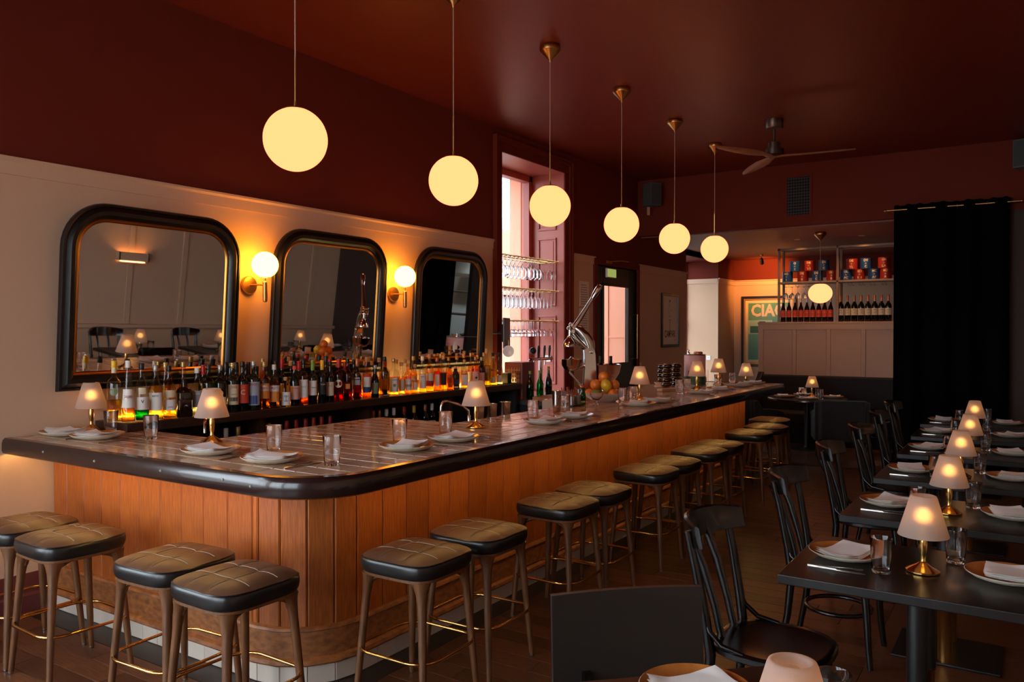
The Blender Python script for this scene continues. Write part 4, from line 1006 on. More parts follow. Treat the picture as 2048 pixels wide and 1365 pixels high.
# rows behind: amber, dark and clear spirits, corks and caps showing over the front row
KB = [dict(kind='round', gl='amber', cap='cork', liq='amber', fill=.5, labels=[(C_, .14, .46, 1.1)]), dict(kind='wine', gl='dark', cap='red', labels=[(W_, .16, .46, 1.0)], caph=.32),
      dict(kind='slope', gl='clear', cap='cork', liq='orange', fill=.5, labels=[(C_, .14, .44, 1.0)]), dict(kind='round', gl='dark', cap='black', labels=[('grey', .14, .46, 1.0)]),
      dict(kind='slope', gl='amber', cap='gold', liq='yellow', fill=.5, labels=[(W_, .14, .44, 1.0)]), dict(kind='wine', gl='brown', cap='black', labels=[(C_, .16, .46, 1.0)], caph=.3),
      dict(kind='round', gl='clear', cap='purple', liq='amber', fill=.5, labels=[('pink', .14, .44, 1.0)])]
KN = ['amber corked bottle in the back row', 'dark red foiled bottle in the back row', 'clear corked bottle in the back row', 'dark black capped bottle in the back row', 'gold capped bottle in the back row', 'brown black foiled bottle in the back row', 'purple capped bottle in the back row']
protos = []
for k, nm in zip(KB, KN):
    t = bottle((0, 0, 0), .33, .036, label=nm + ' of the bar shelf', group='back row bottles: ' + k['cap'], rz=.9, **k); protos.append(Proto(t))
y = 3.72; i = 0
while y < 7.3:
    warm = y > 5.5
    c = rnd.choice((0, 2, 2, 4, 6, 2)) if warm else rnd.choice((1, 3, 5, 1, 5, 2))
    protos[c].place((XM - .005 + rnd.uniform(-.008, .008), y, SZ + .001), rnd.uniform(.3, 1.4), f'{KN[c].split(" in the")[0]}, {nth(i)} in the middle row of the bar shelf', None, (1, 1, rnd.uniform(.94, 1.08))); i += 1
    y += .092 if not warm else .125
    if rnd.random() < .2: y += .05
y = 3.30; i = 0
while y < 5.45:
    warm = y > 5.5
    c = rnd.choice((0, 2, 4, 6, 5)) if warm else rnd.choice((1, 3, 5, 4))
    protos[c].place((XB - .008, y, SZ + .001), rnd.uniform(.3, 1.4), f'{KN[c].split(" in the")[0]}, {nth(i)} in the rear row against the mirrors', None, (.95, .95, rnd.uniform(.98, 1.12))); i += 1
    y += rnd.uniform(.13, .24)
# lower shelf: row of wine bottles, only foils show
lowp = []
for cap, nm in (('red', 'red foiled'), ('gold', 'gold capped'), ('copper', 'copper foiled'), ('white', 'white capped'), ('yellow', 'yellow foiled')):
    lowp.append(Proto(bottle((0, 0, 0), .30, .037, kind='wine', gl='dark', cap=cap, caph=.34, labels=[(C_, .16, .46, 1.0)], rz=.9, label=f'{nm} wine bottle on the shelf below the counter lip', group='wine bottles on the lower shelf: ' + nm)))
LOWN = ('red foiled', 'gold capped', 'copper foiled', 'white capped', 'yellow foiled')
LOW = [(452, 3), (476, 1), (500, 1), (521, 1), (573, 0), (592, 0), (611, 0), (627, 0), (643, 0), (660, 0), (724, 0), (742, 2), (756, 2), (773, 3), (788, 3), (808, 0), (828, 4), (850, 2), (864, 3), (886, 0)]
ly = 0
for i, (px, c) in enumerate(LOW):
    q = max(onx(px, 850, -4.86).y, ly + .078)
    for d in (3.92, 5.07, 6.22):
        if abs(d - q) < .062: q = d + .064
    ly = q; lowp[c].place((-4.86, q, .721), rnd.uniform(.4, 1.2), f'{LOWN[c]} wine bottle, {nth(i)} along the shelf below the counter')
bx = thing('card_terminal_box', 'small black box at the window end of the bottle shelf', 'box', (-4.87, 7.36, SZ + .001))
MB().box(-.05, .05, -.04, .04, 0, .115).build('case', M_black, bx, 0, .006)
MB().box(-.05, .05, -.04, .04, .115, .121).build('lid', M_steelb, bx, 0, .003)

# ================================================================== WINDOW GLASS RACKS
M_stem = glass('stemware_glass', (252, 252, 252), 1.3)
def wine_glass_mesh(h, r, bowl):
    """hanging upside down from its foot at z = 0"""
    return MB().lathe([(.0, 0), (.032, -.002), (.031, -.004), (.006, -.008), (.004, -.02), (.004, -h + bowl), (.010, -h + bowl - .006), (r * .8, -h + bowl * .70), (r, -h + bowl * .45), (r * .86, -h + .002), (r * .85, -h)], 18, caps=False).mesh('hanging_glass', M_stem, 50)
GM = [wine_glass_mesh(.235, .043, .125), wine_glass_mesh(.225, .028, .14), wine_glass_mesh(.19, .040, .09)]
for ri, (z, nm, gi) in enumerate(((2.62, 'top', 0), (2.235, 'middle', 1), (1.845, 'bottom', 2))):
    t = thing('glass_rack', f'{nm} brass glass rack hanging across the tall bar window', 'rack', (-5.33, 8.33, z))
    for x in (-.16, 0.0, .16): MB().tube([(x, -.70, 0), (x, .70, 0)], .005, 6).build('rail', M_brass, t, 60)
    for k in range(16):
        y = -.675 + .09 * k
        MB().tube([(-.20, y, .009), (.20, y, .009)], .0042, 6).build('rod', mat('rack_pale_brass', (226, 196, 130), .3, .8), t, 60)
    for y in (-.712, .712): MB().tube([(-.17, y, 0), (.17, y, 0)], .006, 6).build('end_bar', M_brass, t, 60)
    for k in range(15):
        for j, x in enumerate((-.13, 0, .13)):
            if rnd.random() < .12: continue
            g = put('hanging_glass', GM[gi], None, (-5.33 + x, 8.33 - .63 + .09 * k, z + .002)); tag(g, f'clear glass hanging upside down from the {nm} window rack', 'glass', f'glasses on the {nm} window rack')
# ================================================================== WORK COUNTERS BEHIND THE BAR
wc = thing('back_counter', 'low steel topped work counter under the tall bar window', 'counter', (0, 0, 0))
MB().box(-5.04, -4.15, 7.47, 9.75, .90, .95).build('worktop', M_steelb, wc, 0, .004)
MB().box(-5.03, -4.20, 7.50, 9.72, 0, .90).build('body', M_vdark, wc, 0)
WZ = .951
ub = thing('underbar_station', 'dark steel bartending station behind the counter', 'counter', (0, 0, 0))
MB().box(-4.02, -3.37, 4.46, 6.30, .88, .955).build('worktop', M_steelb, ub, 0, .004)
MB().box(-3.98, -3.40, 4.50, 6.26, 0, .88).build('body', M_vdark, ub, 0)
UZ = .956
def shaker(loc, lab, s=1.0):
    t = thing('cocktail_shaker', lab, 'shaker', loc); t.scale = (s, s, s)
    MB().lathe([(.034, 0), (.036, .003), (.040, .08), (.0455, .195), (.0460, .200), (.0445, .200), (.039, .08), (.034, .006), (0, .005)], 28, caps=False).build('tin', M_steel, t, 50)
    MB().lathe([(.0462, .196), (.0468, .198), (.0468, .202), (.0445, .202)], 28, caps=False).build('rim', M_brass, t, 50)
for (px, lab) in ((1010, 'steel shaker tin, rightmost of the three behind the counter'), (983, 'steel shaker tin in the middle of three'), (957, 'steel shaker tin partly hidden behind the lamp')):
    p = onx(px, 830, -3.50); shaker((-3.50, p.y, UZ), lab)
p = onz(1140, 826, ZT); shaker((-3.12, p.y, ZT + .002), 'steel mixing tin standing on the counter near the cutting board', .82)
f = thing('bar_tap', 'slim chrome swan neck tap behind the counter', 'tap', (-3.52, onx(938, 840, -3.52).y, UZ))
MB().lathe([(.024, 0), (.025, .012), (.014, .02), (.013, .13), (.010, .135)], 16).build('body', M_chrome, f, 50)
MB().tube([(0, 0, .12), (-.002, -.004, .17), (-.03, -.03, .205), (-.11, -.12, .245), (-.135, -.145, .24), (-.145, -.155, .20), (-.146, -.156, .16)], .009, 8).build('spout', M_chrome, f, 60)
MB().tube([(0, .012, .08), (0, .05, .09)], .006, 6).build('lever', M_chrome, f, 60)
f2 = thing('sink_tap', 'small chrome arched tap on the counter near the left shelf end', 'tap', (-4.28, 3.35, .90)); f2.location = (-4.6, 3.35, .70)
MB().tube([(0, 0, 0), (0, 0, .40), (.02, -.02, .44), (.10, -.10, .445), (.12, -.12, .43), (.125, -.125, .36)], .010, 8).build('spout', M_chrome, f2, 60)
MB().lathe([(.025, 0), (.025, .02), (.012, .03)], 14).build('collar', M_chrome, f2, 50)
sk_ = thing('sink_unit', 'dark steel sink unit behind the short bar end', 'sink', (0, 0, 0))
MB().box(-4.72, -4.10, 3.05, 3.70, .66, .698).build('basin_top', M_steelb, sk_, 0, .004); MB().box(-4.70, -4.12, 3.07, 3.68, 0, .66).build('body', M_vdark, sk_, 0)
co = tag(MB().lathe([(.0, .11), (.033, .108), (.032, .105), (.006, .10), (.005, .05), (.02, .04), (.045, .015), (.048, 0)], 20, caps=False).build('coupe_glass', M_tum, None, 50), 'coupe glass standing upside down beside the shakers', 'glass'); co.location = (-3.42, onx(1033, 830, -3.42).y, UZ)
# chopping board, spoon, caddy, little green bottle, ribbed dish
cb = thing('chopping_board', 'thick wooden chopping board on the work counter', 'chopping board', (-4.39, 7.69, WZ))
MB().box(-.22, .22, -.20, .20, .0, .045).build('board', mat('board_wood', (176, 118, 72), .6, var=(8, (150, 96, 56), (1, 10, 1))), cb, 0, .006)
MB().box(-.29, .29, -.23, .23, -.0, .0).build('tray', M_steel, cb, 0) if False else None
sp_ = tag(MB().loft([[(x, w * math.cos(k * PI / 4), .014 + h * math.sin(k * PI / 4)) for k in range(8)] for x, w, h in ((-.07, .004, .004), (-.06, .022, .012), (-.03, .030, .014), (.0, .018, .010), (.03, .008, .006), (.13, .007, .006), (.135, .002, .002))]).build('wooden_scoop', M_walnut, None, 60), 'small wooden scoop lying on the chopping board', 'scoop'); sp_.location = (-4.38, 7.66, WZ + .047); sp_.rotation_euler = (0, 0, 1.0)
cd = thing('bar_caddy', 'dark caddy filled with picks and straws on the counter', 'caddy', (-3.27, onz(1138, 812, ZT).y, ZT + .001))
MB().box(-.075, .075, -.10, .10, 0, .012).build('tray', M_black, cd, 0, .003)
for k in range(4):
    c = MB().lathe([(.026, .012), (.030, .085), (.028, .085), (.024, .018), (0, .017)], 14, (-.036 + .072 * (k % 2), -.05 + .1 * (k // 2), 0), caps=False).build('pot', M_steelb, cd, 50)
    mb = MB()
    for q in range(5):
        a = rnd.uniform(0, 6); mb.tube([(-.036 + .072 * (k % 2), -.05 + .1 * (k // 2), .03), (-.036 + .072 * (k % 2) + .04 * math.cos(a), -.05 + .1 * (k // 2) + .04 * math.sin(a), .14 + .02 * rnd.random())], .003, 5)
    mb.build('picks', mat('copper_picks', (176, 92, 66), .4, .5), c, 60)
bottle((-3.24, onz(1172, 810, ZT).y, ZT + .001), .165, .024, 'slope', 'emerald', 'red', 'tiny green bottle with red cap beside the fruit bowl', labels=[(C_, .1, .2, .8)], group='bottles on the counter')
dsh = thing('sundae_dish', 'ribbed clear glass footed dish of white sugar left of the fruit', 'dish', (-3.13, onz(1186, 810, ZT).y, ZT + .001))
MB().lathe([(.0, 0), (.034, 0), (.034, .004), (.010, .012), (.008, .035), (.030, .045), (.054, .075), (.060, .105), (.058, .105), (.050, .075), (.026, .049), (0, .046)], 24, caps=False).build('dish', M_tum, dsh, 50)
MB().lathe([(.0, .048), (.028, .052), (.050, .078), (.051, .082), (.03, .088), (0, .090)], 18).build('sugar', mat('sugar', (222, 206, 198), .9), dsh, 50)
# fruit bowl with fruit
FBX, FBY = -3.23, 6.50
fb = tag(MB().lathe([(.0, 0), (.10, 0), (.105, .004), (.16, .035), (.195, .075), (.1965, .079), (.192, .079), (.155, .042), (.10, .012), (0, .011)], 40, caps=False).build('fruit_bowl', mat('stoneware_pale', (212, 198, 184), .35), None, 50), 'wide pale bowl heaped with oranges and lemons on the counter', 'bowl'); fb.location = (FBX, FBY, ZT + .001)
def fruit(x, y, z, r, col, nm, lab, cat, sz=1.0, tip=0):
    r *= 1.1; n, rr = 18, 12; mb = MB(); pr = []
    for i in range(rr + 1):
        a = -PI / 2 + PI * i / rr; pr.append((r * math.cos(a) * 1.0, r * math.sin(a) * sz + (tip * abs(math.sin(a)) ** 9 * math.copysign(1, math.sin(a)))))
    m = mat('skin_' + nm, col, .42, bump=(150, .15, .002), var=(6, tuple(int(c * .86) for c in col)))
    o = thing(nm, lab, cat, (x, y, z + .006), rnd.uniform(0, 6), 'fruit in the bowl'); o.rotation_euler = (rnd.uniform(-.6, .6), rnd.uniform(-.9, .9), rnd.uniform(0, 6))
    mb.lathe(pr, n).build('flesh', m, o, 70)
    MB().sphere(.005, (0, 0, r * sz + tip - .001), 8, 5, .6).build('stem_scar', mat('stem_scar', (70, 84, 36), .8), o)
OR, LE = (226, 122, 34), (222, 176, 40)
b0 = ZT + .012
for (dx, dy, dz, r, col, nm, lab, cat, sz, tip) in (
    (-.10, -.07, .052, .042, OR, 'orange', 'orange at the left edge of the fruit bowl', 'orange', .96, 0), (.10, -.05, .054, .042, (206, 150, 60), 'orange', 'dull yellow orange at the front of the bowl', 'orange', .96, 0),
    (.0, .095, .052, .044, OR, 'orange', 'orange at the right side of the fruit bowl', 'orange', .96, 0), (-.02, -.115, .054, .040, (120, 130, 50), 'lime', 'green lime low in the fruit bowl', 'lime', 1.1, .004),
    (-.10, .06, .056, .044, (204, 80, 40), 'orange', 'red blushed orange at the back of the bowl', 'orange', .96, 0), (.11, .06, .058, .038, OR, 'orange', 'small orange at the right rim of the bowl', 'orange', .96, 0),
    (.02, -.01, .125, .046, LE, 'lemon', 'yellow lemon on top of the heap facing forward', 'lemon', 1.18, .008), (-.065, -.03, .132, .046, OR, 'orange', 'large orange on top of the heap, left', 'orange', .96, 0),
    (-.05, .065, .135, .045, (214, 96, 48), 'orange', 'blushed orange on top of the heap, centre', 'orange', .96, 0), (.05, .075, .128, .044, (216, 140, 40), 'orange', 'golden orange on top of the heap, right', 'orange', .96, 0),
    (-.02, .025, .205, .043, (222, 132, 40), 'orange', 'topmost orange of the fruit bowl', 'orange', .96, 0)):
    fruit(FBX + dx * 1.12, FBY + dy * 1.12, b0 + dz, r, col, nm, lab, cat, sz, tip)
# ---------------------------------------------------------------- lever citrus press
jz = ZT + .001; J = thing('citrus_press', 'tall polished lever citrus press behind the fruit bowl', 'juicer', (-3.60, 6.74, jz), 0)
# local +x points to the front of the press (bowl side) = left in the picture
J.rotation_euler = (0, 0, math.radians(214)); J.scale = (.96, .96, .95)
MB().loft([[(x * s, y * s, z) for x, y in ((-.13, -.09), (.12, -.09), (.16, -.04), (.16, .04), (.12, .09), (-.13, .09))] for z, s in ((0, 1), (.012, 1), (.03, .9), (.036, .8))]).build('base', M_steel, J, 30)
MB().loft([[(x0 - hx, -hy, z), (x0 + hx, -hy, z), (x0 + hx + .012, 0, z), (x0 + hx, hy, z), (x0 - hx, hy, z), (x0 - hx - .012, 0, z)] for z, x0, hx, hy in ((.03, -.075, .075, .060), (.10, -.085, .062, .052), (.30, -.09, .054, .046), (.44, -.085, .050, .042), (.50, -.075, .044, .036))]).build('column', M_steel, J, 40)
MB().tube([(-.09, 0, .46), (-.085, 0, .53), (-.045, 0, .62), (.02, 0, .685), (.07, 0, .715)], [.048, .056, .054, .046, .030], 12, flat=.75).build('arch', M_steel, J, 60)
MB().tube([(-.10, 0, .46), (-.03, 0, .51), (.04, 0, .585), (.09, 0, .66)], [.024, .032, .034, .026], 10, flat=1.3).build('linkage', M_steel, J, 60)
for (x, z, r) in ((-.10, .46, .022), (.085, .665, .024), (.10, .735, .022), (.125, .70, .018)):
    MB().lathe([(.0, -.05), (r * .8, -.048), (r, -.040), (r, .040), (r * .8, .048), (0, .05)], 14).xform(Matrix.Translation((x, 0, z)) @ Matrix.Rotation(PI / 2, 4, 'X')).build('pivot', M_chrome, J, 50)
MB().lathe([(.0, .62), (.022, .62), (.026, .60), (.05, .575), (.066, .54), (.068, .515), (.060, .512), (.045, .545), (0, .565)], 28, (.115, 0, 0), caps=False).build('press_bell', M_chrome, J, 50)
MB().tube([(.115, 0, .60), (.112, 0, .72)], .014, 10).build('plunger', M_chrome, J, 60)
MB().lathe([(.0, .285), (.03, .285), (.07, .30), (.098, .345), (.108, .40), (.110, .404), (.104, .404), (.092, .35), (.06, .312), (0, .30)], 32, (.095, 0, -.02), caps=False).build('bowl', M_steel, J, 50)
MB().lathe([(.052, .31), (.050, .35), (.035, .40), (.012, .43), (0, .433)], 18, (.095, 0, -.02)).build('reamer', M_chrome, J, 50)
MB().tube([(-.06, 0, .34), (.0, 0, .31), (.03, 0, .30)], .018, 10).build('bowl_arm', M_steel, J, 60)
MB().tube([(.115, 0, .285), (.115, 0, .25), (.05, 0, .18), (-.02, 0, .10)], [.02, .016, .014, .02], 10).build('drain_arm', M_steel, J, 60)
MB().tube([(.075, 0, .70), (.02, 0, .78), (-.05, 0, .895), (-.115, 0, 1.0)], [.030, .027, .022, .020], 12).build('lever', M_steel, J, 60)
MB().tube([(-.115, 0, 1.0), (-.135, 0, 1.035), (-.165, 0, 1.085), (-.19, 0, 1.125), (-.197, 0, 1.137)], [.020, .028, .031, .027, .012], 12).build('lever_grip', M_steel, J, 60)
# champagne bowl with two bottle necks
ch = thing('champagne_bowl', 'large polished steel ice bowl on foot behind the citrus press', 'ice bowl', (-3.60, 7.27, ZT + .001)); ch.scale = (.8, .8, .9)
MB().lathe([(.0, 0), (.11, 0), (.112, .01), (.05, .03), (.035, .06), (.055, .08), (.035, .10), (.05, .12), (.12, .16), (.175, .24), (.195, .325), (.200, .33), (.194, .333), (.185, .325), (.16, .24), (.10, .17), (0, .145)], 40, caps=False).build('bowl', M_steel, ch, 50)
for k, (dx, dy) in enumerate(((-.04, -.035), (.035, .04))):
    b = bottle((-3.60 + dx, 7.27 + dy, ZT + .15), .235, .032, 'wine', 'dark', 'black', f'dark wine bottle chilling in the steel bowl, {"left" if k == 0 else "right"} neck', group='chilled bottles', caph=.36)
# ---------------------------------------------------------------- stacked dark jars, olive tin, board, tray, napkins
def jar_mesh():
    return MB().lathe([(.024, 0), (.036, .004), (.046, .014), (.049, .024), (.045, .036), (.034, .045), (.030, .049), (.033, .052), (0, .0525)], 22).mesh('glass', mat('jar_dark_glass', (34, 20, 14), .08, spec=.7), 50)
JM = jar_mesh(); JH = MB().lathe([(.0335, .046), (.0345, .047), (.0345, .050), (.0335, .051)], 22, caps=False).mesh('lid_band', M_brassb, 50)
for si, (px, cnt) in enumerate(((1316, 4), (1334, 5), (1353, 5))):
    p = onz(px, (769, 774, 772)[si], ZT); X0, Y0 = max(p.x, -3.68), p.y
    if si == 0: JX0, JY0 = X0, Y0
    for k in range(cnt):
        t = thing('stacked_jar', f'dark glass bowl, {ORD[k]} from the bottom of the {["left", "middle", "right"][si]} stack by the tin', 'bowl', (X0 + rnd.uniform(-.009, .009), Y0 + rnd.uniform(-.007, .007), ZT + .03 + k * .0525 if si == 0 else ZT + .001 + k * .0525), 0, 'stacked dark bowls')
        put('glass', JM, t); put('lid_band', JH, t); t.scale = (1.25, 1.25, 1)
wt = tag(MB().lathe([(.0, 0), (.10, 0), (.105, .006), (.118, .022), (.120, .028), (.116, .028), (.10, .010), (0, .008)], 28, caps=False).build('wooden_dish', mat('beech', (196, 146, 104), .6), None, 50), 'low pale wooden dish under the left stack of dark bowls', 'dish'); wt.location = (JX0, JY0, ZT + .001); wt.scale = (.8, .8, 1)
bd_ = tag(MB().box(-.13, .13, -.045, .045, 0, .03).build('wooden_block', mat('beech', (196, 146, 104), .6), None, 0, .006), 'pale wooden block lying before the stacked bowls', 'block'); q = onz(1338, 783, ZT); bd_.location = (q.x, q.y, ZT + .001); bd_.rotation_euler = (0, 0, 1.1)
tn = thing('olive_tin', 'large pink and green olive tin behind the lamp', 'tin', (-3.29, 8.98, ZT + .001), math.radians(18))
TR, TH_ = .124, .365
MB().lathe([(TR - .004, 0), (TR, .003), (TR, .006), (TR - .002, .009), (TR - .002, TH_ - .009), (TR, TH_ - .006), (TR, TH_ - .002), (TR - .006, TH_)], 36).build('can', M_steelb, tn, 40)
tlab = mat('olive_tin_pink', (206, 150, 144), .5)
MB().lathe([(TR - .0006, .11), (TR - .0006, TH_ - .012)], 36, caps=False).build('upper_print', tlab, tn, 40)
MB().lathe([(TR - .0006, .012), (TR - .0006, .11)], 36, caps=False).build('lower_print', mat('olive_tin_green', (74, 108, 62), .5, var=(18, (36, 60, 34))), tn, 40)
lettering('Perelló', labmat('crimson'), tn, None, .075, .012, .155, bend=(TR + .001, .145))
lettering('GORDAL OLIVES', labmat('ink'), tn, None, .014, .004, .09, bend=(TR + .001, .262))
jl = tag(MB().lathe([(.0, 0), (.05, 0), (.052, .004), (.052, .022), (.045, .028), (0, .028)], 28).build('jar_lid', mat('copper_lid', (186, 116, 78), .3, .7), None, 50), 'copper coloured lid lying on the olive tin', 'lid'); jl.location = (-3.26, 9.01, ZT + TH_ + .003)
sf = tag(MB().lathe([(.0, 0), (.017, 0), (.017, .03), (.012, .036), (.014, .05), (0, .052)], 14).build('pepper_pot', M_chrome, None, 50), 'little chrome pepper pot on the olive tin', 'pot'); sf.location = (-3.35, 8.93, ZT + TH_ + .003)
tr = thing('acrylic_tray', 'tall clear tray box near the far end of the counter', 'tray', (-3.42, 9.42, ZT + .001), .35)
MB().box(-.13, .13, -.09, .09, 0, .006).box(-.13, .13, -.09, -.086, .006, .16).box(-.13, .13, .086, .09, .006, .16).box(-.13, -.126, -.086, .086, .006, .16).box(.126, .13, -.086, .086, .006, .16).build('walls', M_tum, tr, 0)
MB().box(-.11, .11, -.07, .07, .007, .075).build('contents', mat('kraft', (176, 140, 110), .8), tr, 0, .006)
# host stand with lamp behind the bar end
hp = onz(1492, 775, 1.0)
hs_ = thing('side_stand', 'narrow dark stand with pale top beyond the bar end', 'stand', (hp.x, hp.y, 0))
MB().box(-.10, .10, -.10, .10, .985, 1.0).build('top', mat('pale_marble', (206, 200, 194), .25), hs_, 0, .003); MB().box(-.07, .07, -.07, .07, 0, .985).build('pedestal', M_black, hs_, 0, .004)
lamp((hp.x, hp.y, 1.002), 'small frosted lamp on the stand beyond the bar end')
# ---------------------------------------------------------------- things by the window: screen, soda machine, beer taps, bottles, glasses
sc_ = thing('order_screen', 'black touch screen seen from its edge by the window frame', 'screen', (-4.93, onx(1013, 645, -4.93).y, 1.70), math.radians(113))
MB().box(-.17, .17, -.012, .012, -.17, .17).build('panel', M_black, sc_, 0, .006); MB().loft([[(x * s, y, z * s) for x, z in ((-.12, -.12), (.12, -.12), (.12, .12), (-.12, .12))] for y, s in ((.012, 1), (.04, .7))]).build('back_shell', M_black, sc_, 30)
MB().tube([(0, .03, 0), (-.02, .06, 0), (-.03, .15, 0)], .014, 8).build('wall_arm', M_black, sc_, 60)
sm = thing('drinks_cooler', 'dark red counter cooler with wire grille beside the window', 'cooler', (-4.80, 7.78, WZ))
sm.location = (-4.85, 8.02, WZ); sm.location = (-4.88, 7.64, WZ)
MB().box(-.12, .12, -.12, .14, .0, .42).build('case', mat('cooler_red', (110, 44, 40), .4), sm, 0, .01)
gm = MB()
for k in range(7): gm.box(-.10, .10, -.124, -.121, .06 + .045 * k, .064 + .045 * k)
for k in range(6): gm.box(-.09 + .035 * k, -.086 + .035 * k, -.124, -.121, .05, .36)
gm.build('grille', M_steel, sm, 0)
MB().lathe([(.0, -.002), (.03, -.002), (.03, .002), (0, .002)], 20).xform(Matrix.Translation((.122, .02, .12)) @ Matrix.Rotation(PI / 2, 4, 'Y')).build('badge', M_brassb, sm, 50)
ta = thing('beer_tap_tower', 'chrome beer tap bar with black handles by the window', 'beer tap', (-4.88, 8.12, WZ), PI / 2)
MB().tube([(0, 0, 0), (0, 0, .44)], .022, 14).build('column', M_chrome, ta, 60); MB().lathe([(.05, 0), (.05, .01), (.02, .02)], 18).build('flange', M_chrome, ta, 50)
MB().tube([(-.22, 0, .44), (.26, 0, .44)], .018, 12).build('cross_bar', M_chrome, ta, 60)
for k, x in enumerate((-.18, -.06, .08, .20)):
    MB().tube([(x, -.0, .44), (x, .05, .43), (x, .06, .36)], .009, 8).build('spout', M_chrome, ta, 60)
    h = MB().tube([(x, 0, .455), (x, 0, .48), (x, -.005, .56), (x, -.008, .60)], [.008, .012, .017, .010], 10).build('handle', M_black, ta, 60) if k else MB().sphere(.042, (x, 0, .54), 18, 12, 1.0).build('handle', M_black, ta, 60)
for k, (px, gl) in enumerate(((1060, 'emerald'), (1080, 'emerald'), (1097, 'dark'))):
    p = onx(px, 780, -4.68); bottle((-4.68, p.y, WZ + .001), .325 if k < 2 else .36, .042, 'slope', gl, 'cork' if k == 2 else 'green', ['tall emerald wine bottle, left of the three by the taps', 'emerald wine bottle in the middle by the taps', 'dark brown wine bottle, right of the three by the taps'][k], group='wine bottles by the window', labels=[])
for k in range(6):
    tumbler((-4.50 - .09 * (k % 2), 8.72 + .10 * (k // 2), WZ + .001), f'clear tumbler on the work counter by the window, {ORD[k]}', 'tumblers by the window')
jg = tag(MB().lathe([(.0, 0), (.024, 0), (.022, .045), (.028, .09), (.026, .09), (.02, .047), (0, .04)], 18, caps=False).build('jigger', M_steelb, None, 50), 'small steel jigger on the work counter', 'jigger'); jg.location = (-4.42, 8.25, WZ)
sv = thing('tea_strainer', 'round white mesh strainer hanging near the window frame', 'strainer', onx(1017, 703, -4.70).to_tuple(), 0)
MB().lathe([(.0, 0), (.03, .004), (.055, .016), (.058, .020), (.062, .020), (.062, .024), (.056, .024), (.05, .018), (0, .006)], 24, caps=False).xform(Matrix.Rotation(PI / 2, 4, 'X') @ Matrix.Rotation(.5, 4, 'Y')).build('bowl', M_white, sv, 50)
MB().tube([(0, 0, .055), (0, 0, .12), (-.34, .40, .14)], .004, 6).build('hook', M_steelb, sv, 60)
def socket(loc, rot, lab):
    t = thing('wall_socket', lab, 'socket', loc); t.rotation_euler = rot
    MB().box(-.043, .043, -.008, 0, -.043, .043).build('plate', M_white, t, 0, .003); MB().box(-.008, .008, -.010, -.008, -.012, .012).build('switch', M_paper, t, 0)
    return t
socket((-5.16, WIN1[1], 1.36), (0, 0, 0), 'white double socket on the pink window reveal'); bpy.data.objects['wall_socket'].location = (-5.33, WIN1[1] - .017, 1.36)
p = ony(1417, 716, 15.20); socket((p.x, 15.199, p.z), (0, 0, 0), 'white light switch on the bright wall recess')
p = onx(1280, 731, WX); socket((WX + .001, p.y, p.z), (0, 0, PI / 2), 'little white switch beside the street door')
for k, (z0, z1, lab) in enumerate(((2.06, 2.40, 'upper printed notice taped left of the street door'), (1.67, 2.03, 'lower printed notice taped left of the street door'))):
    t = thing('paper_notice', lab, 'notice', (WX + .002, 9.63, z0)); 
    MB().box(0, .001, -.12, .14, 0, z1 - z0).build('sheet', M_paper, t, 0)
    mb = MB()
    for q in range(9): mb.box(.001, .0014, -.09, .11 - .05 * rnd.random(), .03 + .032 * q, .036 + .032 * q)
    mb.build('print_lines', labmat('ink'), t, 0)
    MB().box(-.001, .012, -.135, -.12, .0, z1 - z0).build('curled_edge', M_paper, t, 0, .003)

# ================================================================== POSTERS
def framed(name, label, w, h, fw, loc, rz, mount, fm):
    """hangs in the local x/z plane facing -y, lower left corner at the origin"""
    t = thing(name, label, 'poster', loc, rz)
    out = [(0, 0), (w, 0), (w, h), (0, h)]
    ring_frame(MB(), out, [(0, 0), (0, .025), (.004, .03), (fw - .004, .03), (fw, .022), (fw, 0)]).build('frame', fm, t, 30)
    MB().box(fw, w - fw, -.010, 0, fw, h - fw).build('print', mount, t, 0)
    return t
M_posterframe = mat('poster_frame_black', (28, 24, 22), .35)
def flat(body, m, t, x, z, size, width=None, bold=0.0, y=-.0112, name='lettering'):
    return lettering(body, m, t, Matrix.Translation((x, y, z)) @ Matrix.Rotation(PI / 2, 4, 'X'), size, bold, width, name)
# tall aperitif poster on the mirror wall
t = framed('framed_poster', 'narrow framed cream poster reading CAMPARI between door and recess', .76, .90, .045, (WX + .001, 12.32, 1.455), PI / 2, mat('poster_cream', (238, 224, 206), .7), M_posterframe)
ink = labmat('ink')
flat('CAMPARI', ink, t, .38, .215, .17, .47, .012)
mb = MB()
mb.tube([(.37, -.0113, .27), (.37, -.0113, .44)], [.010, .004], 8, flat=.05, up=(0, 1, 0)) if False else mb.box(.366, .380, -.0114, -.0108, .28, .44)
mb.box(.30, .45, -.0114, -.0108, .452, .458)
for (cx_, cz, r, a0, a1) in ((.37, .60, .075, 0, 5.2), (.385, .57, .045, .5, 5.8), (.34, .73, .022, 0, 6.2)):
    n = 20; pts = [(cx_ + r * math.cos(a0 + (a1 - a0) * k / n), cz + 1.25 * r * math.sin(a0 + (a1 - a0) * k / n)) for k in range(n + 1)]
    for p, q in zip(pts, pts[1:]):
        d = (Vector(q) - Vector(p)).normalized() * .002; mb.add([(p[0] - d.y, -.0113, p[1] + d.x), (p[0] + d.y, -.0113, p[1] - d.x), (q[0] + d.y, -.0113, q[1] - d.x), (q[0] - d.y, -.0113, q[1] + d.x)], [(0, 1, 2, 3)])
for k in range(14): x, z = .34 + .05 * rnd.random(), .745 + .05 * rnd.random(); mb.box(x, x + .02, -.0113, -.0109, z, z + .008)
mb.build('line_drawing', ink, t, 0)
flat('ap', ink, t, .60, .125, .045, None)
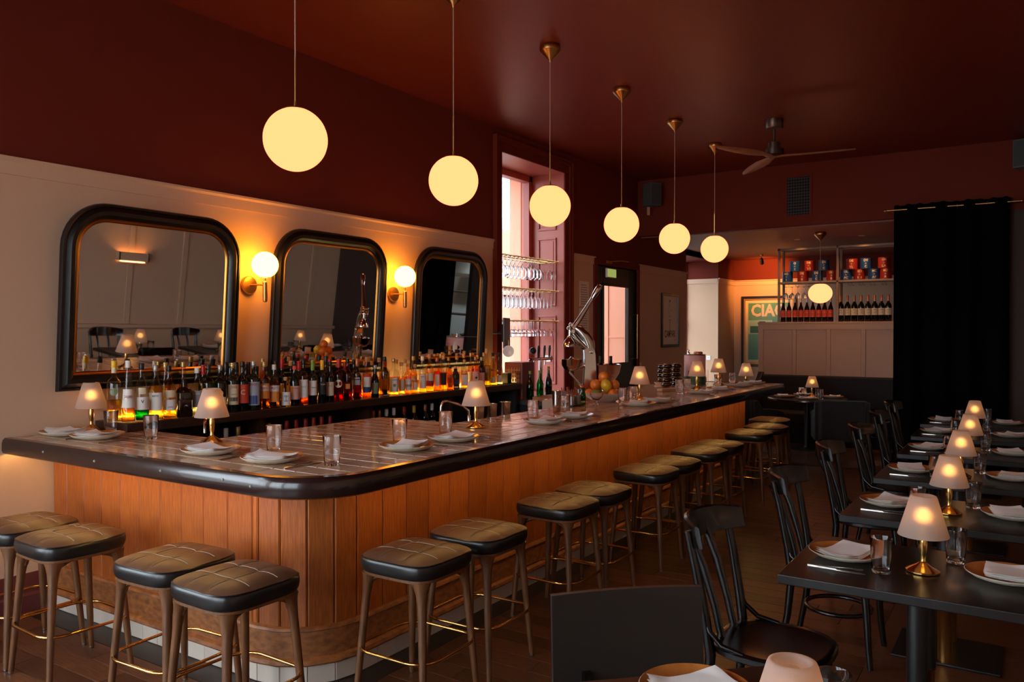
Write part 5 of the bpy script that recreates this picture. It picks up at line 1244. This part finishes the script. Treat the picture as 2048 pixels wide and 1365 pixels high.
# green CIAO poster on the far wall
p0 = ony(1483, 733, 16.2); p1 = ony(1594, 591, 16.2); w, h = p1.x - p0.x, p1.z - p0.z
t = framed('framed_poster', 'large green framed poster reading CIAO on the far wall', w, h, .05, (p0.x, 16.198, p0.z), 0, mat('poster_mount', (232, 206, 160), .7), M_posterframe)
ring_frame(MB(), [(.05, .05), (w - .05, .05), (w - .05, h - .05), (.05, h - .05)], [(0, .008), (0, .022), (.028, .022), (.030, .008)]).build('gilt_slip', mat('gilt_slip', (190, 132, 66), .4, .5), t, 30)
gA = mat('poster_green', (84, 146, 124), .6, var=(1.2, (112, 168, 146)))
MB().box(.14, w - .14, -.012, -.009, .14, h - .14).build('green_field', gA, t, 0)
flat('CIAO', mat('poster_letter', (236, 206, 176), .6), t, w * .5, h - .30, .33, w * .64, .035, -.0135)
MB().box(.14, .62, -.0135, -.012, .86, .94).box(.14, .56, -.0135, -.012, .66, .86).build('picture_block', mat('poster_pale_green', (168, 200, 184), .6), t, 0)
MB().box(.18, .50, -.0142, -.0132, .68, .82).build('picture_panel', mat('poster_deep_green', (52, 104, 84), .6), t, 0)
MB().box(.36, .48, -.0142, -.0132, .885, .915).build('picture_mark', ink, t, 0)
# spot lamp that lights the poster wall
s0 = ony(1523, 520, 15.2); sl = thing('ceiling_spotlight', 'small bronze spotlight on the low ceiling near the poster', 'spotlight', (s0.x, s0.y, LZ))
MB().lathe([(.03, -.02), (.032, -.016), (.032, 0), (0, 0)], 16).build('mount', M_brassb, sl, 50); MB().tube([(0, 0, -.01), (0, 0, -.08)], .008, 8).build('arm', M_brassb, sl, 60)
MB().lathe([(.020, -.06), (.036, -.04), (.034, .05), (.016, .075), (0, .08)], 18).xform(Matrix.Translation((0, .02, -.13)) @ Matrix.Rotation(.55, 4, 'X')).build('head', mat('bronze', (120, 86, 54), .35, .8), sl, 50)
def spot(loc, target, watts, size, col=(1, .5, .16), blend=.8):
    l = bpy.data.lights.new('spotlight_beam', 'SPOT'); l.energy = watts; l.spot_size = math.radians(size); l.spot_blend = blend; l.color = col; l.shadow_soft_size = .03
    o = bpy.data.objects.new('spotlight_beam', l); COL.objects.link(o); o.location = loc
    o.rotation_euler = (Vector(target) - Vector(loc)).to_track_quat('-Z', 'Y').to_euler()
spot((s0.x, s0.y + .12, LZ - .20), (-4.5, 16.2, 2.75), 105, 100, (1, .40, .09))
# ================================================================== HALF WALL, SHELF UNIT, BANQUETTE
HY = 13.20; HX0, HX1 = ony(1517, 646, HY).x, -1.47
hw = struct(MB().box(HX0, HX1, HY, HY + .14, 0, 1.84), 'wall_low', mat('panel_taupe', (190, 152, 124), .6), smooth=0)
M_taupe = MATS['panel_taupe']
MB().box(HX0 - .01, HX1, HY - .022, HY + .15, 1.84, 1.87).build('cap_board', M_taupe, hw, 0, .004)
sx = [HX0] + [ony(px, 700, HY).x for px in (1585, 1653, 1723)] + [HX1]
for k, (a, b) in enumerate(zip(sx, sx[1:])):
    MB().box(a + .003, a + .085 if k == 0 else a + .06, HY - .020, HY, 0, 1.75).build('stile', M_taupe, hw, 0, .002, 1)
    MB().box(a + (.09 if k == 0 else .065), b - .006, HY - .005, HY, .1, 1.745).build('panel', M_taupe, hw, 0, .002, 1)
MB().box(HX0, HX1, HY - .020, HY, 1.75, 1.84).build('top_rail', M_taupe, hw, 0, .002, 1)
UX0 = ony(1555, 600, HY).x; UXM = ony(1672, 600, HY).x; UXR = HX1 - .02; UZ0, UZ1, UTOP = 1.872, ony(1670, 561, HY).z, 3.06
M_unit = mat('unit_bronze_metal', (140, 112, 90), .45)
un = thing('bottle_shelf_unit', 'open metal shelf unit of bottles and tins on the panelled half wall', 'shelf unit', (0, 0, 0))
for x in (UX0, UXM, UXR - .035):
    for y in (HY + .005, HY + .30): MB().box(x, x + .035, y, y + .035, UZ0, UTOP).build('post', M_unit, un, 0, .003, 1)
for y in (HY + .005, HY + .30): MB().box(UX0, UXR, y, y + .035, UTOP - .035, UTOP).build('top_bar', M_unit, un, 0, .003, 1)
MB().box(UX0, UX0 + .035, HY + .04, HY + .30, UTOP - .035, UTOP).build('end_bar', M_unit, un, 0)
MB().box(UX0, UXR, HY + .005, HY + .335, UZ1 - .03, UZ1).build('shelf', M_unit, un, 0, .003, 1)
MB().box(UX0 - .0, UXR, HY + .145, HY + .34, UZ0 - .04, UZ0).build('lower_shelf', M_unit, un, 0)
hk = MB()
for k in range(12):
    x = UX0 + .10 + k * (UXR - UX0 - .2) / 11; hk.tube([(x, HY + .10, UZ1 - .03), (x, HY + .10, UZ1 - .075)], .003, 5).tube([(x + .05, HY + .10, UZ1 - .03), (x + .05, HY + .10, UZ1 - .075)], .003, 5)
    hk.tube([(x, HY + .10, UZ1 - .075), (x, HY + .30, UZ1 - .075)], .003, 5).tube([(x + .05, HY + .10, UZ1 - .075), (x + .05, HY + .30, UZ1 - .075)], .003, 5)
hk.build('hanging_rail', M_unit, un, 60)
for k, px in enumerate((1572, 1583, 1596, 1607, 1618)):
    g = put('hanging_glass', GM[2], None, (ony(px, 560, HY + .18).x, HY + .18 + (.05 if k % 2 else 0), UZ1 - .07)); tag(g, f'wine glass hanging below the tin shelf, {ORD[k]} from the left', 'glass', 'glasses under the tin shelf')
bA = Proto(bottle((0, 0, 0), .375, .043, 'slope', 'brown', 'silver', 'x', labels=[('red', .20, .50, 1.3), ('orange', .22, .24, 1.2)], texts=[('AMARO', 'orange', .40, .02, .05)], rz=0, group='amaro bottles on the left of the shelf unit', caph=.22))
for k in range(9):
    x = ony(1566 + 11.9 * k, 630, HY + .09).x; bA.place((x, HY + .09, UZ0 + .001), .2, f'dark bottle with orange red label, {ORD[k]} from the left on the half wall')
bB = Proto(bottle((0, 0, 0), .405, .047, 'wine', 'dark', 'copper', 'x', labels=[(C_, .24, .50, 1.3)], texts=[('VERMUT', 'ink', .44, .014, .05), ('ROSSO', 'ink', .34, .012, .04)], rz=0, group='wine bottles on the right of the shelf unit', caph=.40))
for k in range(8):
    x = ony(1681.5 + 13.6 * k, 630, HY + .09).x; bB.place((x, HY + .09, UZ0 + .001), .15, f'dark wine bottle with copper foil, {ORD[k]} from the middle post')
# tomato tins
def tin(x, y, z, col, top, bot, lab):
    r, h = .083, .165; t = thing('food_tin', lab, 'tin', (x, y, z), rnd.uniform(-.05, .25), 'red and blue tins on the shelf unit')
    MB().lathe([(r - .003, 0), (r + .001, .002), (r, .008), (r, h - .008), (r + .001, h - .002), (r - .004, h)], 26).build('can', mat('tin_' + col, (128, 26, 22) if col == 'red' else (18, 56, 104), .4), t, 40)
    gold = mat('tin_gold_letter', (232, 186, 96), .4, .3)
    lettering(top, gold, t, None, .048, .012, .062 if len(top) > 1 else None, bend=(r + .001, h * .78)); lettering(bot, gold, t, None, .050, .012, .060 if len(bot) > 1 else None, bend=(r + .001, h * .20)); lettering('de', gold, t, None, .022, .006, None, bend=(r + .001, h * .5))
TI = [('blue', 'MO', 'I'), ('red', 'DE', 'B'), ('blue', 'DE', 'C'), ('red', 'DO', 'B'), ('blue', 'OL', 'PC'), ('red', 'ID', 'LI'), ('blue', 'MC', 'AP'), ('red', 'MO', 'A')]
for k, (px, (c, a, b)) in enumerate(zip((1575, 1606, 1635, 1664, 1692, 1719, 1748, 1772), TI)):
    tin(ony(px, 550, HY + .13).x, HY + .13, UZ1 + .001, c, a, b, f'{c} tin with gold lettering, {ORD[k]} in the lower tin row')
for k, (px, c, a, b) in enumerate(((1590, 'blue', 'O', 'I'), (1620, 'red', 'DE', 'TI'), (1648, 'blue', 'DE', 'C'), (1704, 'red', 'DE', 'TL'), (1732, 'blue', 'DE', 'C'), (1768, 'red', 'OM', 'LA'))):
    tin(ony(px, 530, HY + .13).x, HY + .13, UZ1 + .168, c, a, b, f'{c} tin with gold lettering, {ORD[k]} in the upper tin row')
for k, px in enumerate((1624, 1747)):
    d0 = onz(px, 491 - 6 * k, LZ); dl = tag(MB().lathe([(.045, -.006), (.05, -.004), (.05, 0), (0, 0)], 20).build('downlight', mat('downlight_rim', (220, 200, 160), .4, .5), None, 50), f'flush ceiling downlight above the {"left" if k == 0 else "right"} bay of tins', 'downlight'); dl.location = (d0.x, min(d0.y, HY - .2), LZ)
    spot((d0.x, min(d0.y, HY - .2), LZ - .03), (d0.x, HY + .1, 1.9), 22, 110, (1, .55, .22))
bq = thing('banquette', 'long charcoal banquette below the panelled half wall', 'banquette', (0, 0, 0))
MB().box(HX0 + .10, HX1 - .05, HY - .17, HY - .026, .42, 1.02).build('backrest', M_char, bq, 0, .03, 3)
MB().box(HX0 + .10, HX1 - .05, HY - .62, HY - .17, .30, .47).build('seat', M_char, bq, 0, .04, 3)
MB().box(HX0 + .12, HX1 - .06, HY - .58, HY - .05, 0, .30).build('plinth', M_blackm, bq, 0)
MB().prism([(HY - .66, 0), (HY - .028, 0), (HY - .028, 1.06), (HY - .10, 1.06), (HY - .66, .62)], 'x', HX0 + .02, HX0 + .10).build('end_panel', M_dark, bq, 0, .006)
# ================================================================== ROUND TABLE AND ARMCHAIRS
RTX, RTY = -2.72, 12.08
rt = thing('round_table', 'round black table with metal rim before the banquette', 'table', (RTX, RTY, 0))
MB().lathe([(.0, .72), (.54, .72), (.55, .724), (.55, .745), (.545, .75), (0, .75)], 48).build('tabletop', M_table, rt, 40)
MB().lathe([(.551, .722), (.556, .724), (.556, .746), (.551, .748)], 48, caps=False).build('rim', M_steel, rt, 40)
MB().lathe([(.24, 0), (.24, .012), (.05, .03), (.04, .05), (.04, .72)], 24).build('pedestal', M_black, rt, 40)
for k, (dx, dy, fa, lab) in enumerate(((-.30, -.10, .4, 'left'), (-.12, .30, -1.6, 'back'), (.33, .12, 3.3, 'right'), (.08, -.34, 1.6, 'front'))):
    setting((RTX + dx, RTY + dy), .75, fa, f'at the {lab} place of the round table', None, cut=False)
for k, (dx, dy) in enumerate(((-.10, .08), (-.02, -.10), (.16, -.04), (.22, -.16))): tumbler((RTX + dx, RTY + dy, .751), f'clear tumbler on the round table, {ORD[k]} from the left')
lamp((RTX + .04, RTY + .12, .752), 'lit frosted lamp on the round table')
def armchair(loc, rz, lab):
    t = thing('armchair', lab, 'armchair', loc, rz)       # sitter looks along +y
    MB().box(-.27, .27, -.25, .27, .30, .46).build('seat', M_char, t, 0, .03, 3)
    MB().loft([[(x, y, z) for x, y in ((-.30, -.24 + o), (-.25, -.31 + o), (.25, -.31 + o), (.30, -.24 + o), (.25, -.20 + o), (-.25, -.20 + o))] for z, o in ((.28, 0), (.60, -.03), (.80, -.06), (.82, -.062))]).build('backrest', M_char, t, 30, .012, 2)
    for s in (-1, 1):
        MB().prism([(-.26, .28), (.26, .28), (.27, .62), (.10, .66), (-.14, .68), (-.24, .80), (-.30, .80)], 'x', s * .30 - .035, s * .30 + .035).build('arm', M_char, t, 0, .015, 2)
        for q in (-.24, .22): MB().tube([(s * .25, q, .30), (s * .27, q * 1.08, 0)], [.018, .012], 8).build('leg', M_black, t, 60)
armchair((-2.12, 11.25, 0), .30, 'charcoal armchair with its back to the aisle at the round table')
armchair((-3.22, 11.02, 0), -.45, 'charcoal armchair at the round table nearest the bar end')
bw.place((-1.72, 12.20, 0), PI, 'black bentwood chair right of the round table, against the curtain')
# ================================================================== CURTAIN, FAN, VENT, SPEAKERS
cx0, cx1, cyy = -1.47, -.21, 11.22
cu = thing('blackout_curtain', 'black eyelet curtain hanging floor length in the opening', 'curtain', (0, 0, 0))
n = 120
def cy_(x, z): return cyy + .035 * math.sin((x - cx0) * 2 * PI / .315 + .4) * (1 if z > 1 else 1.1) + .006 * math.sin(x * 31)
fr_ = [[(cx0 + (cx1 - cx0) * i / n + .02 * (1 - k) * math.sin(i), cy_(cx0 + (cx1 - cx0) * i / n, z), z + (.012 * math.sin(i * .5) if z > 3 else 0)) for i in range(n + 1)] + [(cx0 + (cx1 - cx0) * i / n, cy_(cx0 + (cx1 - cx0) * i / n, z) + .006, z) for i in range(n, -1, -1)] for k, z in ((1, .01), (1, .8), (1, 1.6), (1, 2.4), (1, 3.20), (1, 3.325))]
MB().loft(fr_).build('cloth', M_curtain, cu, 60)
MB().tube([(-1.56, cyy, 3.27), (-.10, cyy, 3.27)], .011, 10).build('rod', M_brassb, cu, 60)
for x in (-1.57, -.09): MB().sphere(.02, (x, cyy, 3.27), 12, 8).build('finial', M_brassb, cu, 60)
for x in (-1.50, -.165): MB().box(x - .008, x + .008, cyy, BY, 3.262, 3.278).build('bracket', M_brassb, cu, 0)
for k in range(8):
    x = cx0 + .08 + .1575 * k
    MB().tube([(x, cyy + .030 * math.cos(a) * 0 + .02 * math.cos(a), 3.27 + .022 * math.sin(a)) for a in [2 * PI * q / 14 for q in range(14)]], .004, 6, True).build('eyelet', M_steelb, cu, 60)
f0 = onz(1548, 240, CZ)
fan = thing('ceiling_fan', 'three bladed wooden ceiling fan with dark metal motor', 'fan', (f0.x, f0.y, CZ))
M_fanm = mat('fan_bronze', (96, 76, 66), .35, .8)
MB().lathe([(.09, -.10), (.098, -.09), (.098, 0), (0, 0)], 28).build('canopy', M_fanm, fan, 50); MB().tube([(0, 0, -.08), (0, 0, -.26)], .016, 10).build('downrod', M_fanm, fan, 60)
MB().lathe([(.0, -.405), (.085, -.40), (.105, -.385), (.105, -.325), (.070, -.318), (.070, -.25), (.04, -.235), (0, -.235)], 28).build('motor', M_fanm, fan, 50)
zb = CZ - .40
for k, (px, py) in enumerate(((1432, 294), (1712, 298), (1483, 352))):
    q = onz(px, py, zb); a = math.atan2(q.y - f0.y, q.x - f0.x); L = min(max((q - Vector((f0.x, f0.y, zb))).length, .6), 1.0)
    rings = []
    for (d, w, tz) in ((.05, .045, 0), (.14, .05, .004), (.35, .075, .012), (.62, .072, .012), (.88, .052, .006), (.98, .03, .004), (1.0, .008, .004)):
        rings.append([(L * d, -w, -.395 - tz), (L * d, -w * .3, -.392 - tz * .4), (L * d, w, -.398 + tz), (L * d, w * .3, -.410 + tz * .2)])
    MB().loft(rings).xform(Rz(a)).build('blade', mat('fan_wood', (150, 98, 64), .5, var=(6, (116, 74, 48), (2, 10, 1))), fan, 50)
v0, v1 = ony(1574, 432, BY), ony(1620, 352, BY)
ve = thing('air_vent', 'dark rectangular air vent grille in the red bulkhead', 'vent', (v0.x, BY, v0.z)); w, h = v1.x - v0.x, v1.z - v0.z
ring_frame(MB(), [(-.03, -.03), (w + .03, -.03), (w + .03, h + .03), (-.03, h + .03)], [(0, 0), (0, .012), (.03, .012), (.03, 0)]).build('frame', M_red, ve, 30)
MB().box(0, w, -.004, -.001, 0, h).build('backing', M_blackm, ve, 0)
k = .02
while k < h: MB().box(0, w, -.011, -.005, k, k + .008).build('slat', mat('vent_grey', (58, 56, 54), .6), ve, 0); k += .04
vm = MB(); k = .02
while k < w: vm.box(k, k + .006, -.013, -.010, 0, h); k += .035
vm.build('mullions', MATS['vent_grey'], ve, 0)
def speaker(loc, rz, lab):
    t = thing('wall_speaker', lab, 'speaker', loc, rz); MB().box(-.10, .10, -.20, 0, 0, .34).build('cabinet', mat('speaker_grey', (74, 80, 78), .6), t, 0, .008)
    MB().box(-.088, .088, -.206, -.20, .02, .32).build('grille', mat('speaker_mesh', (58, 62, 62), .8), t, 0, .002); MB().box(-.02, .02, -.02, .0, -.12, 0).build('bracket', M_cream, t, 0)
speaker((-5.02, 11.10, 3.56), math.radians(60), 'grey wall speaker high in the corner above the street door'); speaker((-.04, BY - .02, 3.66), math.radians(-15), 'grey wall speaker at the top right corner above the curtain')
bpy.data.objects['wall_speaker'].location = (-4.86, BY - .16, 3.60)
# wall light on the right wall, seen in the first mirror
for y, lab in ((7.05, 'plaster up light on the right wall, seen in the first mirror'), (3.3, 'plaster up light on the right wall nearest the camera')):
    t = thing('wall_uplight', lab, 'wall light', (RX - .001, y, 1.84))
    MB().prism([(0, -.0), (-.10, 0), (-.10, .13), (-.085, .13), (-.085, .015), (0, .015)], 'y', -.24, .24).box(-.10, 0, -.24, -.225, 0, .13).box(-.10, 0, .225, .24, 0, .13).build('trough', M_cream, t, 0); MB().box(-.09, -.01, -.2, .2, -.04, -.025).box(-.09, -.01, -.17, .17, -.065, -.05).build('louvre', M_cream, t, 0)
    MB().box(-.07, -.03, -.19, .19, -.018, -.008).build('lower_lamp', emit('uplight_lower', (1, .52, .16), 14.0), t, 0)
    MB().box(-.06, -.03, -.14, .14, .03, .045).build('tube_lamp', emit('uplight_tube', (1, .52, .16), 240.0), t, 0)
# ================================================================== KITCHEN seen in the third mirror
kr = thing('kitchen_rack', 'grey steel shelving in the lit kitchen seen in a mirror', 'shelving', (-.1, 13.6, 0), math.radians(-35))
for x in (-.5, .5):
    for y in (-.2, .2): MB().box(x - .02, x + .02, y - .02, y + .02, 0, 2.0).build('post', M_steelb, kr, 0)
for z in (.5, 1.0, 1.5, 1.97): MB().box(-.52, .52, -.22, .22, z, z + .03).build('shelf', M_steelb, kr, 0)
kb = tag(MB().lathe([(.0, 0), (.08, 0), (.16, .07), (.155, .07), (.08, .01), (0, .01)], 24, caps=False).build('steel_bowl', M_steel, None, 50), 'steel bowl of oranges on the kitchen shelving', 'bowl'); kb.location = (-.1, 13.6, 1.031)
for k in range(4): fruit(-.1 + .06 * math.cos(k * 1.57), 13.6 + .06 * math.sin(k * 1.57), 1.085, .036, OR, 'kitchen_orange', f'orange in the steel kitchen bowl, {ORD[k]}', 'orange', .96)
hd = thing('extractor_hood', 'steel extractor hood in the kitchen seen in a mirror', 'hood', (0, 14.2, 2.3))
MB().loft([[(x * s, y * s2, z) for x, y in ((-.9, -.35), (.9, -.35), (.9, .35), (-.9, .35))] for z, s, s2 in ((0, 1, 1), (.08, 1, 1), (.5, .8, .5), (.85, .8, .5))]).build('canopy', M_steelb, hd, 0)
kl = tag(MB().box(-.6, .6, -.08, .08, 0, .04).build('strip_light', emit('kitchen_tube', (.75, .92, 1.0), 60.0), None, 0), 'cool strip light on the kitchen ceiling', 'light'); kl.location = (.1, 12.9, LZ - .05)
